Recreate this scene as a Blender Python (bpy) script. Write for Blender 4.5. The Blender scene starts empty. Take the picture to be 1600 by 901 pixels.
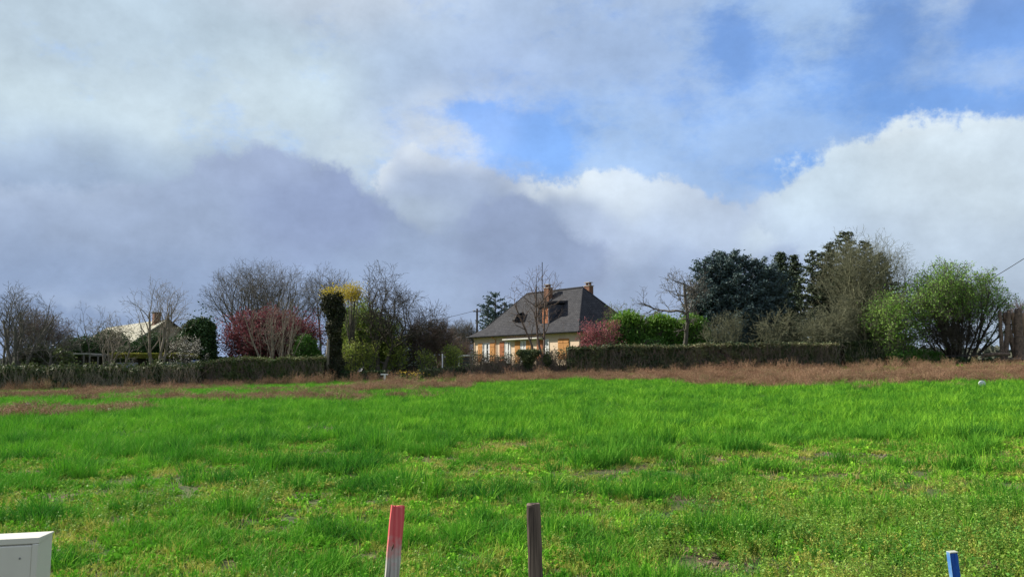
import bpy, bmesh, math, random
import numpy as np
from mathutils import Vector, Matrix
SC = bpy.context.scene
COL = SC.collection
# ------------------------------------------------------------------ camera
F = 1244.0; HOR = 580.0; CU, CV = 800.0, 450.5
PITCH = math.atan((HOR - CV) / F)
CAM = np.array([0.0, 0.0, 1.6])
cd = bpy.data.cameras.new('camera'); cam = bpy.data.objects.new('camera', cd); COL.objects.link(cam)
cd.sensor_width = 36; cd.lens = 36 * F / 1600; cd.clip_end = 9000; cd.clip_start = 0.05
cam.location = CAM; cam.rotation_euler = (math.pi / 2 + PITCH, 0, 0)
SC.camera = cam
def ray(u, v):
    a, b = u - CU, CV - v
    return np.array([a, F * math.cos(PITCH) - b * math.sin(PITCH), F * math.sin(PITCH) + b * math.cos(PITCH)])
def W(u, v, y):                       # world point seen at photo pixel (u, v), y metres away
    r = ray(u, v); return CAM + r * (y / r[1])
def azel(u, v):
    r = ray(u, v); r = r / np.linalg.norm(r)
    return math.atan2(r[0], r[1]) * F, math.asin(r[2]) * F
# ------------------------------------------------------------------ light
SUN_TO = Vector((-0.78, 0.25, 0.57)).normalized()
EL = math.asin(SUN_TO.z); AZ = math.atan2(SUN_TO.x, SUN_TO.y)
sl = bpy.data.lights.new('sun', 'SUN'); so = bpy.data.objects.new('sun', sl); COL.objects.link(so)
sl.energy = 5.0; sl.angle = math.radians(0.6); sl.color = (1.0, 0.93, 0.82)
so.rotation_euler = (-SUN_TO).to_track_quat('-Z', 'Y').to_euler()
SC.view_settings.view_transform = 'Standard'; SC.view_settings.look = 'None'
SC.view_settings.exposure = 0.65; SC.view_settings.gamma = 1.0
SC.render.resolution_x = 1024; SC.render.resolution_y = 576
SC.cycles.max_bounces = 6; SC.cycles.transparent_max_bounces = 8
def lin(c):
    return tuple(((x / 255) / 12.92 if x <= 10 else ((x / 255 + .055) / 1.055) ** 2.4) for x in c)
# ------------------------------------------------------------------ sky and clouds
wd = bpy.data.worlds.new("World"); SC.world = wd; wd.use_nodes = True
NT = wd.node_tree; NT.nodes.clear()
def nd(t, **k):
    n = NT.nodes.new(t)
    for a, b in k.items(): setattr(n, a, b)
    return n
def setin(s, v):
    if isinstance(v, bpy.types.NodeSocket): NT.links.new(v, s)
    elif s.type == 'VECTOR' and isinstance(v, (int, float)): s.default_value = (v, v, v)
    else: s.default_value = v
def M(op, *a, clamp=False):
    n = nd('ShaderNodeMath', operation=op, use_clamp=clamp)
    for i, x in enumerate(a): setin(n.inputs[i], x)
    return n.outputs[0]
def V(op, *a):
    n = nd('ShaderNodeVectorMath', operation=op)
    for i, x in enumerate(a): setin(n.inputs[i], x)
    return n.outputs['Value'] if op in ('DOT_PRODUCT', 'LENGTH') else n.outputs[0]
def mixc(f, a, b):
    n = nd('ShaderNodeMix', data_type='RGBA'); setin(n.inputs[0], f)
    for s, x in ((6, a), (7, b)):
        if isinstance(x, tuple): x = x + (1,) if len(x) == 3 else x
        setin(n.inputs[s], x)
    return n.outputs[2]
def noise(vec, scale, detail=3, rough=.5, out='Color'):
    n = nd('ShaderNodeTexNoise'); setin(n.inputs['Vector'], vec)
    n.inputs['Scale'].default_value = scale; n.inputs['Detail'].default_value = detail; n.inputs['Roughness'].default_value = rough
    return n.outputs[out]
tc = nd('ShaderNodeTexCoord'); D = tc.outputs['Generated']
sx = nd('ShaderNodeSeparateXYZ'); NT.links.new(D, sx.inputs[0])
az = M('MULTIPLY', M('ARCTAN2', sx.outputs[0], sx.outputs[1]), F)
el = M('MULTIPLY', M('ARCSINE', sx.outputs[2]), F)
cb = nd('ShaderNodeCombineXYZ'); setin(cb.inputs[0], az); setin(cb.inputs[1], el)
P0 = cb.outputs[0]
def warp(P, scale, amp, detail=3, rough=.5):
    c = V('SUBTRACT', noise(D, scale, detail, rough), (.5, .5, .5))
    return V('MULTIPLY_ADD', c, (amp, amp, 0), P)
Pw = warp(P0, 5.0, 190, 3, .5)
Pf = warp(warp(P0, 6.0, 70, 2), 24, 52, 5, .66)
def gauss(P, u, v, rx, ry):
    a, e = azel(u, v)
    q = V('MULTIPLY_ADD', P, (1 / rx, 1 / ry, 0), (-a / rx, -e / ry, 0))
    return M('POWER', 0.36788, V('DOT_PRODUCT', q, q))
def rbf(P, pts, default, dw=.02):
    acc = tuple(c * dw for c in default); ws = dw
    for (u, v, rx, ry, c) in pts:
        w = gauss(P, u, v, rx, ry)
        acc = V('MULTIPLY_ADD', lin((c[0] - 4, c[1] + 2, min(255, c[2] + 3))), w, acc); ws = M('ADD', w, ws)
    return V('DIVIDE', acc, ws)
def field(P, pts):
    s = 0.0
    for (u, v, rx, ry, k) in pts:
        s = M('MULTIPLY_ADD', gauss(P, u, v, rx, ry), k, s)
    return s
def sstep(x, a, b):
    n = nd('ShaderNodeMapRange', interpolation_type='SMOOTHSTEP'); setin(n.inputs[0], x)
    n.inputs[1].default_value = a; n.inputs[2].default_value = b
    return n.outputs[0]
skyt = nd('ShaderNodeTexSky'); skyt.sky_type = 'NISHITA'; skyt.sun_disc = False
skyt.sun_elevation = EL; skyt.sun_rotation = AZ % (2 * math.pi)
skyt.altitude = 100; skyt.air_density = 1.0; skyt.dust_density = 0.6; skyt.ozone_density = 2.5
blue = V('MULTIPLY', skyt.outputs[0], (.095, .128, .175))       # the clear sky between the clouds
# high veil of cloud
DEF = lin((172, 184, 206))
veil = rbf(Pw, [
 (50, 30, 170, 70, (182, 194, 207)), (300, 60, 150, 70, (178, 191, 205)), (560, 10, 150, 50, (192, 198, 212)), (640, 90, 110, 55, (168, 182, 206)),
 (860, 40, 130, 70, (168, 182, 209)), (1000, 120, 130, 70, (158, 177, 213)), (1240, 60, 110, 60, (162, 184, 219)), (1520, 110, 130, 45, (150, 172, 212)),
 (40, 160, 150, 60, (198, 210, 219)), (300, 170, 130, 55, (197, 207, 216)), (480, 170, 80, 50, (197, 209, 219)), (620, 180, 80, 50, (176, 191, 218)),
 (800, 120, 110, 50, (163, 178, 211)), (960, 220, 100, 60, (163, 186, 223)), (1130, 230, 100, 60, (158, 182, 222)), (1300, 190, 110, 50, (146, 174, 220)),
 (60, 280, 130, 50, (155, 168, 195)), (250, 270, 130, 50, (170, 184, 205)), (560, 260, 50, 60, (200, 210, 220)), (690, 215, 70, 40, (203, 207, 218)),
 (60, 420, 220, 110, (132, 146, 178)), (350, 420, 200, 110, (132, 145, 178)), (650, 420, 150, 80, (140, 151, 179)), (960, 430, 150, 80, (152, 163, 190)),
 (1230, 380, 120, 80, (176, 188, 211)), (1500, 400, 170, 90, (178, 189, 210)), (150, 500, 260, 45, (150, 163, 192)), (900, 520, 300, 40, (152, 163, 188)), (1480, 520, 200, 40, (165, 176, 198)),
], DEF)
gap = field(Pf, [(740, 172, 50, 22, 1.0), (830, 215, 62, 40, 1.15), (865, 262, 40, 30, .7), (1590, 10, 75, 50, 1.3), (1150, 40, 60, 70, .62), (1165, 115, 60, 40, .5),
                 (1420, 165, 130, 22, .75), (1570, 180, 75, 30, 1.1), (1260, 255, 45, 16, 1.0), (1385, 35, 60, 45, .7), (1330, 120, 80, 35, .45), (1300, 110, 360, 130, .30), (790, 215, 120, 75, .45), (905, 30, 30, 20, .15), (1180, 290, 60, 30, .35)])
strk = noise(V('MULTIPLY', D, (1, 1, 1.8)), 11, 6, .68, 'Fac')
gapm = sstep(M('MULTIPLY_ADD', M('SUBTRACT', strk, .5), 2.2, gap), .05, 1.1)
sky = mixc(M('MULTIPLY', gapm, .76), veil, blue)
# cumulus bank on the right
nz = M('SUBTRACT', noise(D, 16, 5, .6, 'Fac'), .5)
nf = M('SUBTRACT', noise(D, 45, 4, .65, 'Fac'), .5)
nsum = M('MULTIPLY_ADD', nf, .35, nz)
def cloud(base, ell, cols, t0, t1, k=1.2, P=Pf):
    f = M('MULTIPLY_ADD', nsum, k, field(P, ell))
    return mixc(sstep(f, t0, t1), base, rbf(Pw, cols, DEF))
sky = cloud(sky, [(1450, 310, 175, 112, 1.3), (1600, 330, 110, 90, 1.1), (1310, 380, 140, 100, 1.0), (1500, 470, 300, 90, 1.2), (1700, 400, 150, 120, 1.2), (1230, 450, 150, 80, 1)],
    [(1440, 205, 110, 35, (214, 220, 227)), (1460, 290, 120, 60, (203, 212, 222)), (1600, 270, 60, 40, (196, 206, 219)), (1300, 300, 60, 50, (196, 208, 222)),
     (1300, 400, 100, 60, (180, 191, 210)), (1500, 400, 150, 50, (181, 191, 207)), (1500, 490, 220, 50, (168, 178, 197)), (1180, 430, 80, 60, (166, 177, 200))], .50, .74, 1.0)
# cumulus in the middle
sky = cloud(sky, [(960, 350, 120, 78, 1.3), (1080, 380, 110, 75, 1.2), (860, 420, 150, 80, 1.2), (1050, 470, 260, 70, 1.2), (720, 330, 110, 85, 1.15), (640, 260, 60, 60, .8)],
    [(890, 285, 50, 18, (213, 218, 226)), (980, 285, 60, 25, (203, 210, 222)), (1060, 330, 70, 40, (182, 192, 213)), (960, 360, 60, 30, (172, 181, 205)), (1100, 400, 80, 40, (160, 171, 198)),
     (1190, 340, 25, 22, (196, 206, 220)), (1000, 430, 140, 50, (152, 163, 190)), (640, 215, 60, 26, (208, 212, 221)), (730, 255, 70, 25, (186, 192, 208)), (590, 285, 30, 30, (212, 216, 224)),
     (700, 320, 70, 40, (160, 170, 195)), (660, 360, 60, 25, (172, 182, 200)), (800, 400, 120, 60, (148, 159, 186))], .48, .74, 1.0)
# dark clouds in front
sky = cloud(sky, [(450, 320, 112, 100, 1.3), (300, 390, 200, 90, 1.2), (80, 390, 260, 90, 1.25), (560, 410, 120, 80, 1.2), (700, 450, 130, 70, 1.0), (800, 355, 75, 62, 1.05), (890, 420, 100, 60, 1.0)],
    [(450, 250, 80, 35, (158, 168, 197)), (500, 330, 100, 50, (143, 153, 186)), (300, 330, 100, 50, (154, 165, 192)), (80, 330, 120, 50, (158, 169, 195)), (100, 420, 180, 50, (143, 156, 186)), (60, 260, 90, 30, (172, 182, 204)),
     (350, 420, 150, 40, (144, 157, 187)), (600, 440, 100, 50, (150, 162, 190)), (150, 480, 120, 20, (165, 176, 202)), (780, 320, 60, 30, (148, 158, 188)), (840, 390, 80, 50, (140, 150, 179)), (150, 500, 200, 35, (150, 163, 192)), (650, 500, 200, 35, (148, 159, 186))], .46, .86, 1.1)
low = M('MULTIPLY_ADD', M('SUBTRACT', noise(V('MULTIPLY', D, (1, 1, 1.5)), 6.5, 6, .64, 'Fac'), .5), .70, 1.05)
sky = V('SCALE', sky, 1.0); NT.nodes[-1].inputs['Scale'].default_value = 1.0
NT.links.new(M('MULTIPLY_ADD', nsum, .30, low), sky.node.inputs['Scale'])
gnd = mixc(sstep(sx.outputs[2], -.02, -.004), lin((90, 105, 80)), sky)
bg = nd('ShaderNodeBackground'); NT.links.new(gnd, bg.inputs[0]); bg.inputs[1].default_value = 0.70
ow = nd('ShaderNodeOutputWorld'); NT.links.new(bg.outputs[0], ow.inputs[0])
wd.cycles.sampling_method = 'MANUAL'; wd.cycles.sample_map_resolution = 512
SKY_ONLY = False
# ------------------------------------------------------------------ helpers: noise, ground
def vnoise(x, y, s, seed=0):
    x = np.asarray(x, float) / s + 137.3 * (seed + 1); y = np.asarray(y, float) / s + 71.7 * (seed + 3)
    xi = np.floor(x); yi = np.floor(y); fx = x - xi; fy = y - yi
    fx = fx * fx * (3 - 2 * fx); fy = fy * fy * (3 - 2 * fy)
    def h(a, b):
        v = np.sin(a * 127.1 + b * 311.7 + seed * 17.3) * 43758.5453; return v - np.floor(v)
    return (h(xi, yi) * (1 - fx) + h(xi + 1, yi) * fx) * (1 - fy) + (h(xi, yi + 1) * (1 - fx) + h(xi + 1, yi + 1) * fx) * fy
def fbm(x, y, s, seed=0):
    return (vnoise(x, y, s, seed) + .5 * vnoise(x, y, s / 2, seed + 5) + .25 * vnoise(x, y, s / 4, seed + 9)) / 1.75
def gz(x, y):
    x = np.asarray(x, float); y = np.asarray(y, float)
    t = (y - 4) / 51; S = np.where(t < 0, 0, np.where(t < 1.1, t, 1.1))
    S = np.where((t > -.05) & (t < .05), (t + .05) ** 2 / .2, S)
    far = np.clip((y - 160) / 400, 0, 1)
    return (1.02 + .029 * 60 * np.tanh(x / 60)) * S * (1 - far) + .05 * (fbm(x, y, 3.0, 2) - .5) * np.clip(1.5 - y / 60, 0, 1) * np.clip(y / 6, .2, 1)
def gpt(u, y):                          # ground point in photo column u, y metres away
    z = 1.0
    for _ in range(6):
        v = HOR
        k = (u - CU) / (F * math.cos(PITCH))   # first guess
        dz = z - 1.6
        depth = y * math.cos(PITCH) + dz * math.sin(PITCH)
        x = (u - CU) / F * depth
        z = float(gz(x, y))
    return x, y, z
def vground(u, v):                      # distance at which column u shows ground at row v
    best = 60
    for y in np.arange(4.5, 75, .25):
        x, yy, z = gpt(u, y)
        depth = y * math.cos(PITCH) + (z - 1.6) * math.sin(PITCH)
        up = -y * math.sin(PITCH) + (z - 1.6) * math.cos(PITCH)
        if CV - F * up / depth <= v: return float(y)
    return best
def zat(v, y, u=800): return float(W(u, v, y)[2])
def proj(x, y, z):
    dep = y * math.cos(PITCH) + (z - 1.6) * math.sin(PITCH)
    up = -y * math.sin(PITCH) + (z - 1.6) * math.cos(PITCH)
    return CU + F * x / dep, CV - F * up / dep
# ------------------------------------------------------------------ helpers: materials
def nodes(m):
    m.use_nodes = True; t = m.node_tree; return t, t.nodes.get('Principled BSDF') or t.nodes.new('ShaderNodeBsdfPrincipled')
def c4(c): return tuple(c) + (1,)
def mat(name, ca, cb=None, scale=3.0, rough=.8, bump=0, spec=.3, trans=0, rnd=0, metal=0, coords='Object', stretch=(1, 1, 1), cc=None, detail=4, lo=.35, hi=.65, tcol=None):
    m = bpy.data.materials.new(name); t, b = nodes(m); L = t.links
    b.inputs['Roughness'].default_value = rough; b.inputs['Metallic'].default_value = metal
    b.inputs['Specular IOR Level'].default_value = spec
    cb = cb or tuple(x * .7 for x in ca)
    if coords == 'World':
        g = t.nodes.new('ShaderNodeNewGeometry'); vec = g.outputs['Position']
    else:
        g = t.nodes.new('ShaderNodeTexCoord'); vec = g.outputs['Object']
    mp = t.nodes.new('ShaderNodeMapping'); mp.inputs['Scale'].default_value = stretch; L.new(vec, mp.inputs['Vector'])
    n = t.nodes.new('ShaderNodeTexNoise'); n.inputs['Scale'].default_value = scale; n.inputs['Detail'].default_value = detail; L.new(mp.outputs[0], n.inputs['Vector'])
    mr = t.nodes.new('ShaderNodeMapRange'); mr.inputs[1].default_value = lo; mr.inputs[2].default_value = hi; L.new(n.outputs['Fac'], mr.inputs[0])
    f = mr.outputs[0]
    if trans and not rnd:
        il = t.nodes.new('ShaderNodeMath'); il.operation = 'MULTIPLY_ADD'; il.use_clamp = True; gi_ = t.nodes.new('ShaderNodeNewGeometry'); sb = t.nodes.new('ShaderNodeMath'); sb.operation = 'SUBTRACT'
        L.new(gi_.outputs['Random Per Island'], sb.inputs[0]); sb.inputs[1].default_value = .5; L.new(sb.outputs[0], il.inputs[0]); il.inputs[1].default_value = .9; L.new(f, il.inputs[2]); f = il.outputs[0]
    if rnd:
        oi = t.nodes.new('ShaderNodeObjectInfo'); a = t.nodes.new('ShaderNodeMath'); a.operation = 'MULTIPLY_ADD'; a.use_clamp = True
        s = t.nodes.new('ShaderNodeMath'); s.operation = 'SUBTRACT'; L.new(oi.outputs['Random'], s.inputs[0]); s.inputs[1].default_value = .5
        L.new(s.outputs[0], a.inputs[0]); a.inputs[1].default_value = rnd * .6; L.new(f, a.inputs[2]); f = a.outputs[0]
        il = t.nodes.new('ShaderNodeMath'); il.operation = 'MULTIPLY_ADD'; il.use_clamp = True; gi_ = t.nodes.new('ShaderNodeNewGeometry'); sb = t.nodes.new('ShaderNodeMath'); sb.operation = 'SUBTRACT'
        L.new(gi_.outputs['Random Per Island'], sb.inputs[0]); sb.inputs[1].default_value = .5; L.new(sb.outputs[0], il.inputs[0]); il.inputs[1].default_value = rnd * .9; L.new(f, il.inputs[2]); f = il.outputs[0]
    mx = t.nodes.new('ShaderNodeMix'); mx.data_type = 'RGBA'; L.new(f, mx.inputs[0]); mx.inputs[6].default_value = c4(ca); mx.inputs[7].default_value = c4(cb)
    col = mx.outputs[2]
    if cc:
        n2 = t.nodes.new('ShaderNodeTexNoise'); n2.inputs['Scale'].default_value = scale * 3.1; n2.inputs['Detail'].default_value = 3; L.new(mp.outputs[0], n2.inputs['Vector'])
        m2 = t.nodes.new('ShaderNodeMapRange'); m2.inputs[1].default_value = .55; m2.inputs[2].default_value = .7; L.new(n2.outputs['Fac'], m2.inputs[0])
        x2 = t.nodes.new('ShaderNodeMix'); x2.data_type = 'RGBA'; L.new(m2.outputs[0], x2.inputs[0]); L.new(col, x2.inputs[6]); x2.inputs[7].default_value = c4(cc); col = x2.outputs[2]
    L.new(col, b.inputs['Base Color'])
    if bump:
        bp = t.nodes.new('ShaderNodeBump'); bp.inputs['Strength'].default_value = bump; bp.inputs['Distance'].default_value = .02; L.new(n.outputs['Fac'], bp.inputs['Height']); L.new(bp.outputs[0], b.inputs['Normal'])
    if trans:
        tr = t.nodes.new('ShaderNodeBsdfTranslucent'); ms = t.nodes.new('ShaderNodeMixShader'); ms.inputs[0].default_value = trans
        if tcol: tr.inputs[0].default_value = c4(tcol)
        else: L.new(col, tr.inputs[0])
        o = t.nodes.get('Material Output'); L.new(b.outputs[0], ms.inputs[1]); L.new(tr.outputs[0], ms.inputs[2]); L.new(ms.outputs[0], o.inputs[0])
    return m
# ------------------------------------------------------------------ helpers: meshes and objects
def mesh_np(name, verts, faces, m=None, smooth=False):
    """verts Nx3, faces KxN (all the same number of corners)"""
    me = bpy.data.meshes.new(name); verts = np.asarray(verts, np.float32); faces = np.asarray(faces, np.int32)
    me.vertices.add(len(verts)); me.vertices.foreach_set('co', verts.ravel())
    k = faces.shape[1]; me.loops.add(faces.size); me.loops.foreach_set('vertex_index', faces.ravel())
    me.polygons.add(len(faces)); me.polygons.foreach_set('loop_start', np.arange(0, faces.size, k, dtype=np.int32))
    try: me.polygons.foreach_set('loop_total', np.full(len(faces), k, np.int32))
    except Exception: pass
    me.update(calc_edges=True)
    if smooth: me.polygons.foreach_set('use_smooth', np.ones(len(faces), bool))
    if m: me.materials.append(m)
    return me
def link(name, me, parent=None, m=None):
    o = bpy.data.objects.new(name, me); COL.objects.link(o)
    if m is not None and not me.materials: me.materials.append(m)
    if parent is not None: o.parent = parent
    return o
def tag(o, label=None, cat=None, group=None, kind=None):
    for k, v in (('label', label), ('category', cat), ('group', group), ('kind', kind)):
        if v: o[k] = v
    return o
def thing(name, label, cat, loc, rz=0, group=None):
    o = bpy.data.objects.new(name, None); COL.objects.link(o); o.location = loc; o.rotation_euler = (0, 0, rz); o.empty_display_size = .3
    return tag(o, label, cat, group)
class MB:
    def __init__(s): s.b = bmesh.new()
    def box(s, lo, hi, bev=0, rot=None, piv=None):
        r = bmesh.ops.create_cube(s.b, size=1.0)['verts']
        lo = Vector(lo); hi = Vector(hi)
        for v in r: v.co = Vector(((lo.x + hi.x) / 2 + v.co.x * (hi.x - lo.x), (lo.y + hi.y) / 2 + v.co.y * (hi.y - lo.y), (lo.z + hi.z) / 2 + v.co.z * (hi.z - lo.z)))
        if bev:
            ed = list({e for v in r for e in v.link_edges})
            rr = bmesh.ops.bevel(s.b, geom=ed, offset=bev, segments=2, affect='EDGES', profile=.5); r = rr['verts']
        if rot is not None:
            piv = Vector(piv or (0, 0, 0))
            for v in set(r): v.co = piv + rot @ (v.co - piv)
        return s
    def tube(s, pts, rad, n=8, cap=True):
        pts = [Vector(p) for p in pts]; rad = rad if isinstance(rad, (list, tuple)) else [rad] * len(pts)
        rings = []
        for i, p in enumerate(pts):
            d = (pts[min(i + 1, len(pts) - 1)] - pts[max(i - 1, 0)]).normalized()
            a = d.orthogonal().normalized() if i == 0 else (pa - d * pa.dot(d)).normalized()
            pa = a; c = d.cross(a)
            rings.append([s.b.verts.new(p + (a * math.cos(k * 2 * math.pi / n) + c * math.sin(k * 2 * math.pi / n)) * rad[i]) for k in range(n)])
        for A, B in zip(rings, rings[1:]):
            for k in range(n): s.b.faces.new((A[k], A[(k + 1) % n], B[(k + 1) % n], B[k]))
        if cap: s.b.faces.new(rings[0][::-1]); s.b.faces.new(rings[-1])
        return s
    def poly(s, vs, fs):
        q = [s.b.verts.new(v) for v in vs]
        for f in fs: s.b.faces.new([q[i] for i in f])
        return s
    def build(s, name, m, parent=None, smooth=False):
        bmesh.ops.recalc_face_normals(s.b, faces=s.b.faces)
        me = bpy.data.meshes.new(name); s.b.to_mesh(me); s.b.free(); me.materials.append(m)
        if smooth: me.polygons.foreach_set('use_smooth', np.ones(len(me.polygons), bool))
        return link(name, me, parent)
def tubes_np(segs, sides=4, bulk=1.0):
    """segs: rows p0(3) p1(3) r0 r1 -> verts, quads"""
    s = np.asarray(segs, float)
    p0, p1, r0, r1 = s[:, :3], s[:, 3:6], s[:, 6:7] * bulk, s[:, 7:8] * bulk
    d = p1 - p0; d /= np.linalg.norm(d, axis=1, keepdims=True) + 1e-9
    ref = np.where(np.abs(d[:, 2:3]) > .9, [[1., 0, 0]], [[0, 0, 1.]])
    a = np.cross(d, ref); a /= np.linalg.norm(a, axis=1, keepdims=True) + 1e-9; b = np.cross(d, a)
    vs = []
    for (p, r) in ((p0, r0), (p1, r1)):
        for k in range(sides):
            t = 2 * math.pi * k / sides; vs.append(p + (a * math.cos(t) + b * math.sin(t)) * r)
    vs = np.stack(vs, 1).reshape(-1, 3); n = len(s); base = (np.arange(n) * 2 * sides)[:, None]
    fs = [np.concatenate([base + k, base + (k + 1) % sides, base + sides + (k + 1) % sides, base + sides + k], 1) for k in range(sides)]
    return vs, np.concatenate(fs)
def leaf_quads(pts, size, rs, aspect=1.6, flat=0.0, droop=None):
    """small rhombus leaves of random turn at pts"""
    n = len(pts); size = np.broadcast_to(size, (n,))[:, None] * rs.uniform(.6, 1.3, (n, 1))
    a = rs.normal(size=(n, 3)); a[:, 2] *= (1 - flat)
    if droop is not None: a = a * .5 + np.array(droop)
    a /= np.linalg.norm(a, axis=1, keepdims=True)
    b = rs.normal(size=(n, 3)); b -= (b * a).sum(1, keepdims=True) * a; b /= np.linalg.norm(b, axis=1, keepdims=True)
    A = a * size * aspect / 2; B = b * size / 2
    vs = np.stack([pts - A, pts + B - A * .1, pts + A, pts - B - A * .1], 1).reshape(-1, 3)
    return vs, np.arange(4 * n).reshape(-1, 4)
# ------------------------------------------------------------------ tree skeletons
def grow(seed, trunk, levels, env=None, stems=None, lean=(0, 0)):
    """trunk=(length, radius, wobble, up); levels=[(n, angle, len_lo, len_hi, up, wobble, start, rfac)]; env=(cx,cy,cz,rx,ry,rz) local"""
    R = random.Random(seed); out = [[] for _ in range(len(levels) + 1)]
    def inside(p):
        if env is None: return True
        q = ((p[0] - env[0]) / env[3]) ** 2 + ((p[1] - env[1]) / env[4]) ** 2 + ((p[2] - env[2]) / env[5]) ** 2
        return q < 1 + R.uniform(-.25, .12)
    def rec(p, d, L, r, lv, up, wob):
        seg = (.45, .35, .28, .24, .2)[min(lv, 4)]; n = max(2, int(L / seg)); st = L / n; pts = []; rt = .35 if lv else .5
        for i in range(n):
            t = (i + 1) / n
            d = Vector((d[0] + R.gauss(0, wob), d[1] + R.gauss(0, wob), d[2] + R.gauss(0, wob) + up)).normalized()
            q = p + d * st; ra = r * (1 - (1 - rt) * i / n); rb = r * (1 - (1 - rt) * t)
            out[lv].append((*p, *q, max(ra, .009), max(rb, .008)))
            pts.append((t, q, d.copy(), rb)); p = q
            if lv > 0 and not inside(p): break
        if lv < len(levels):
            n_, ang, l0, l1, up2, wob2, start, rf = levels[lv]; ga = R.uniform(0, 6.28)
            for k in range(n_):
                tt = start + (1 - start) * (k + R.random()) / n_
                j = min(len(pts) - 1, int(tt * n)) if tt * n < len(pts) else -1
                if j < 0:
                    if R.random() < .5: continue
                    j = len(pts) - 1
                t, q, dd, rr = pts[j]; ga += 2.4 + R.uniform(-.5, .5)
                o = dd.orthogonal().normalized(); o = Matrix.Rotation(ga, 3, dd) @ o
                an = math.radians(ang * R.uniform(.7, 1.3)); nd_ = dd * math.cos(an) + o * math.sin(an)
                rec(q, nd_, R.uniform(l0, l1) * (1.15 - .4 * tt), rr * rf, lv + 1, up2, wob2)
    if stems is None: stems = [(0, 0, lean[0], lean[1], 1)]
    for (x, y, lx, ly, k) in stems:
        rec(Vector((x, y, -.1)), Vector((lx, ly, 1)).normalized(), trunk[0] * k, trunk[1] * (k ** .5), 0, trunk[3], trunk[2])
    return out
def tree(name, label, cat, u, y, skel, mt, mtwig=None, foliage=None, group=None, bulk=1.0, split=2, rz=0, twigbulk=1.0):
    x, y, z = gpt(u, y); t = thing(name, label, cat, (x, y, z), rz, group)
    a = [s for l in skel[:split] for s in l]; b = [s for l in skel[split:] for s in l]
    v, f = tubes_np(a, 6, bulk); link('trunk', mesh_np('trunk', v, f, mt, True), t)
    if b:
        v, f = tubes_np(b, 3, bulk * twigbulk); link('crown', mesh_np('crown', v, f, mtwig or mt), t)
    if foliage: foliage(t, skel)
    return t
def on_twigs(skel, lv, n, spread, rs, zsq=1.0):
    s = np.array([q for l in skel[lv:] for q in l]); i = rs.integers(0, len(s), n); k = rs.random((n, 1))
    o = rs.normal(size=(n, 3)) * spread; o[:, 2] *= zsq
    return s[i, :3] * (1 - k) + s[i, 3:6] * k + o
def fol(m, lv, n, spread, size, seed=1, aspect=1.6, flat=0, droop=None, keep=None, name='foliage', zsq=1.0):
    def f(t, skel):
        rs = np.random.default_rng(seed); p = on_twigs(skel, lv, n, spread, rs, zsq)
        if keep: p = p[keep(p, rs)]
        v, q = leaf_quads(p, size, rs, aspect, flat, droop); link(name, mesh_np(name, v, q, m), t)
    return f
def multi(*fs):
    def f(t, skel):
        for g in fs: g(t, skel)
    return f
# ------------------------------------------------------------------ ground
def axis(lo, hi, fine, far):
    a = list(np.arange(lo, hi, fine)); s = fine; v = a[-1]
    while v < far: s *= 1.25; v += s; a.append(v)
    return a
ys = np.array(axis(-6, 75, .5, 6000)); ys = np.concatenate([-np.array(axis(6, 7, 2, 1500))[::-1], ys[ys > -5.9]])
xp = np.array(axis(0, 48, .6, 5000)); xs = np.concatenate([-xp[::-1][:-1], xp])
X, Y = np.meshgrid(xs, ys); Z = gz(X, Y); nx, ny = len(xs), len(ys)
idx = np.arange(nx * ny).reshape(ny, nx)
gm = bpy.data.materials.new('soil_and_moss'); t, b = nodes(gm); b.inputs['Roughness'].default_value = .95
L_ = t.links; g = t.nodes.new('ShaderNodeNewGeometry')
def tn(sc, det=5, ro=.6):
    n = t.nodes.new('ShaderNodeTexNoise'); n.inputs['Scale'].default_value = sc; n.inputs['Detail'].default_value = det; n.inputs['Roughness'].default_value = ro
    L_.new(g.outputs['Position'], n.inputs['Vector']); return n.outputs['Fac']
def tm(f, a, c_, lo, hi):
    r = t.nodes.new('ShaderNodeMapRange'); r.inputs[1].default_value = lo; r.inputs[2].default_value = hi; L_.new(f, r.inputs[0])
    m_ = t.nodes.new('ShaderNodeMix'); m_.data_type = 'RGBA'; L_.new(r.outputs[0], m_.inputs[0])
    for i, q in ((6, a), (7, c_)):
        if isinstance(q, tuple): m_.inputs[i].default_value = c4(q)
        else: L_.new(q, m_.inputs[i])
    return m_.outputs[2]
soil = tm(tn(9), (.075, .043, .026), (.14, .088, .052), .35, .65)
moss = tm(tn(3.5), (.035, .065, .012), (.085, .10, .022), .35, .65)
near = tm(tn(2.1), soil, moss, .36, .50)
sep = t.nodes.new('ShaderNodeSeparateXYZ'); L_.new(g.outputs['Position'], sep.inputs[0])
lawn = tm(tn(.6), (.045, .11, .015), (.09, .12, .03), .3, .7)
L_.new(tm(sep.outputs[1], near, lawn, 40, 56), b.inputs['Base Color'])
bp = t.nodes.new('ShaderNodeBump'); bp.inputs['Distance'].default_value = .04; bp.inputs['Strength'].default_value = .8; L_.new(tn(14), bp.inputs['Height']); L_.new(bp.outputs[0], b.inputs['Normal'])
me = mesh_np('ground', np.stack([X, Y, Z], -1).reshape(-1, 3), np.stack([idx[:-1, :-1], idx[:-1, 1:], idx[1:, 1:], idx[1:, :-1]], -1).reshape(-1, 4), gm, True)
tag(link('ground', me), kind='structure')
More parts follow.
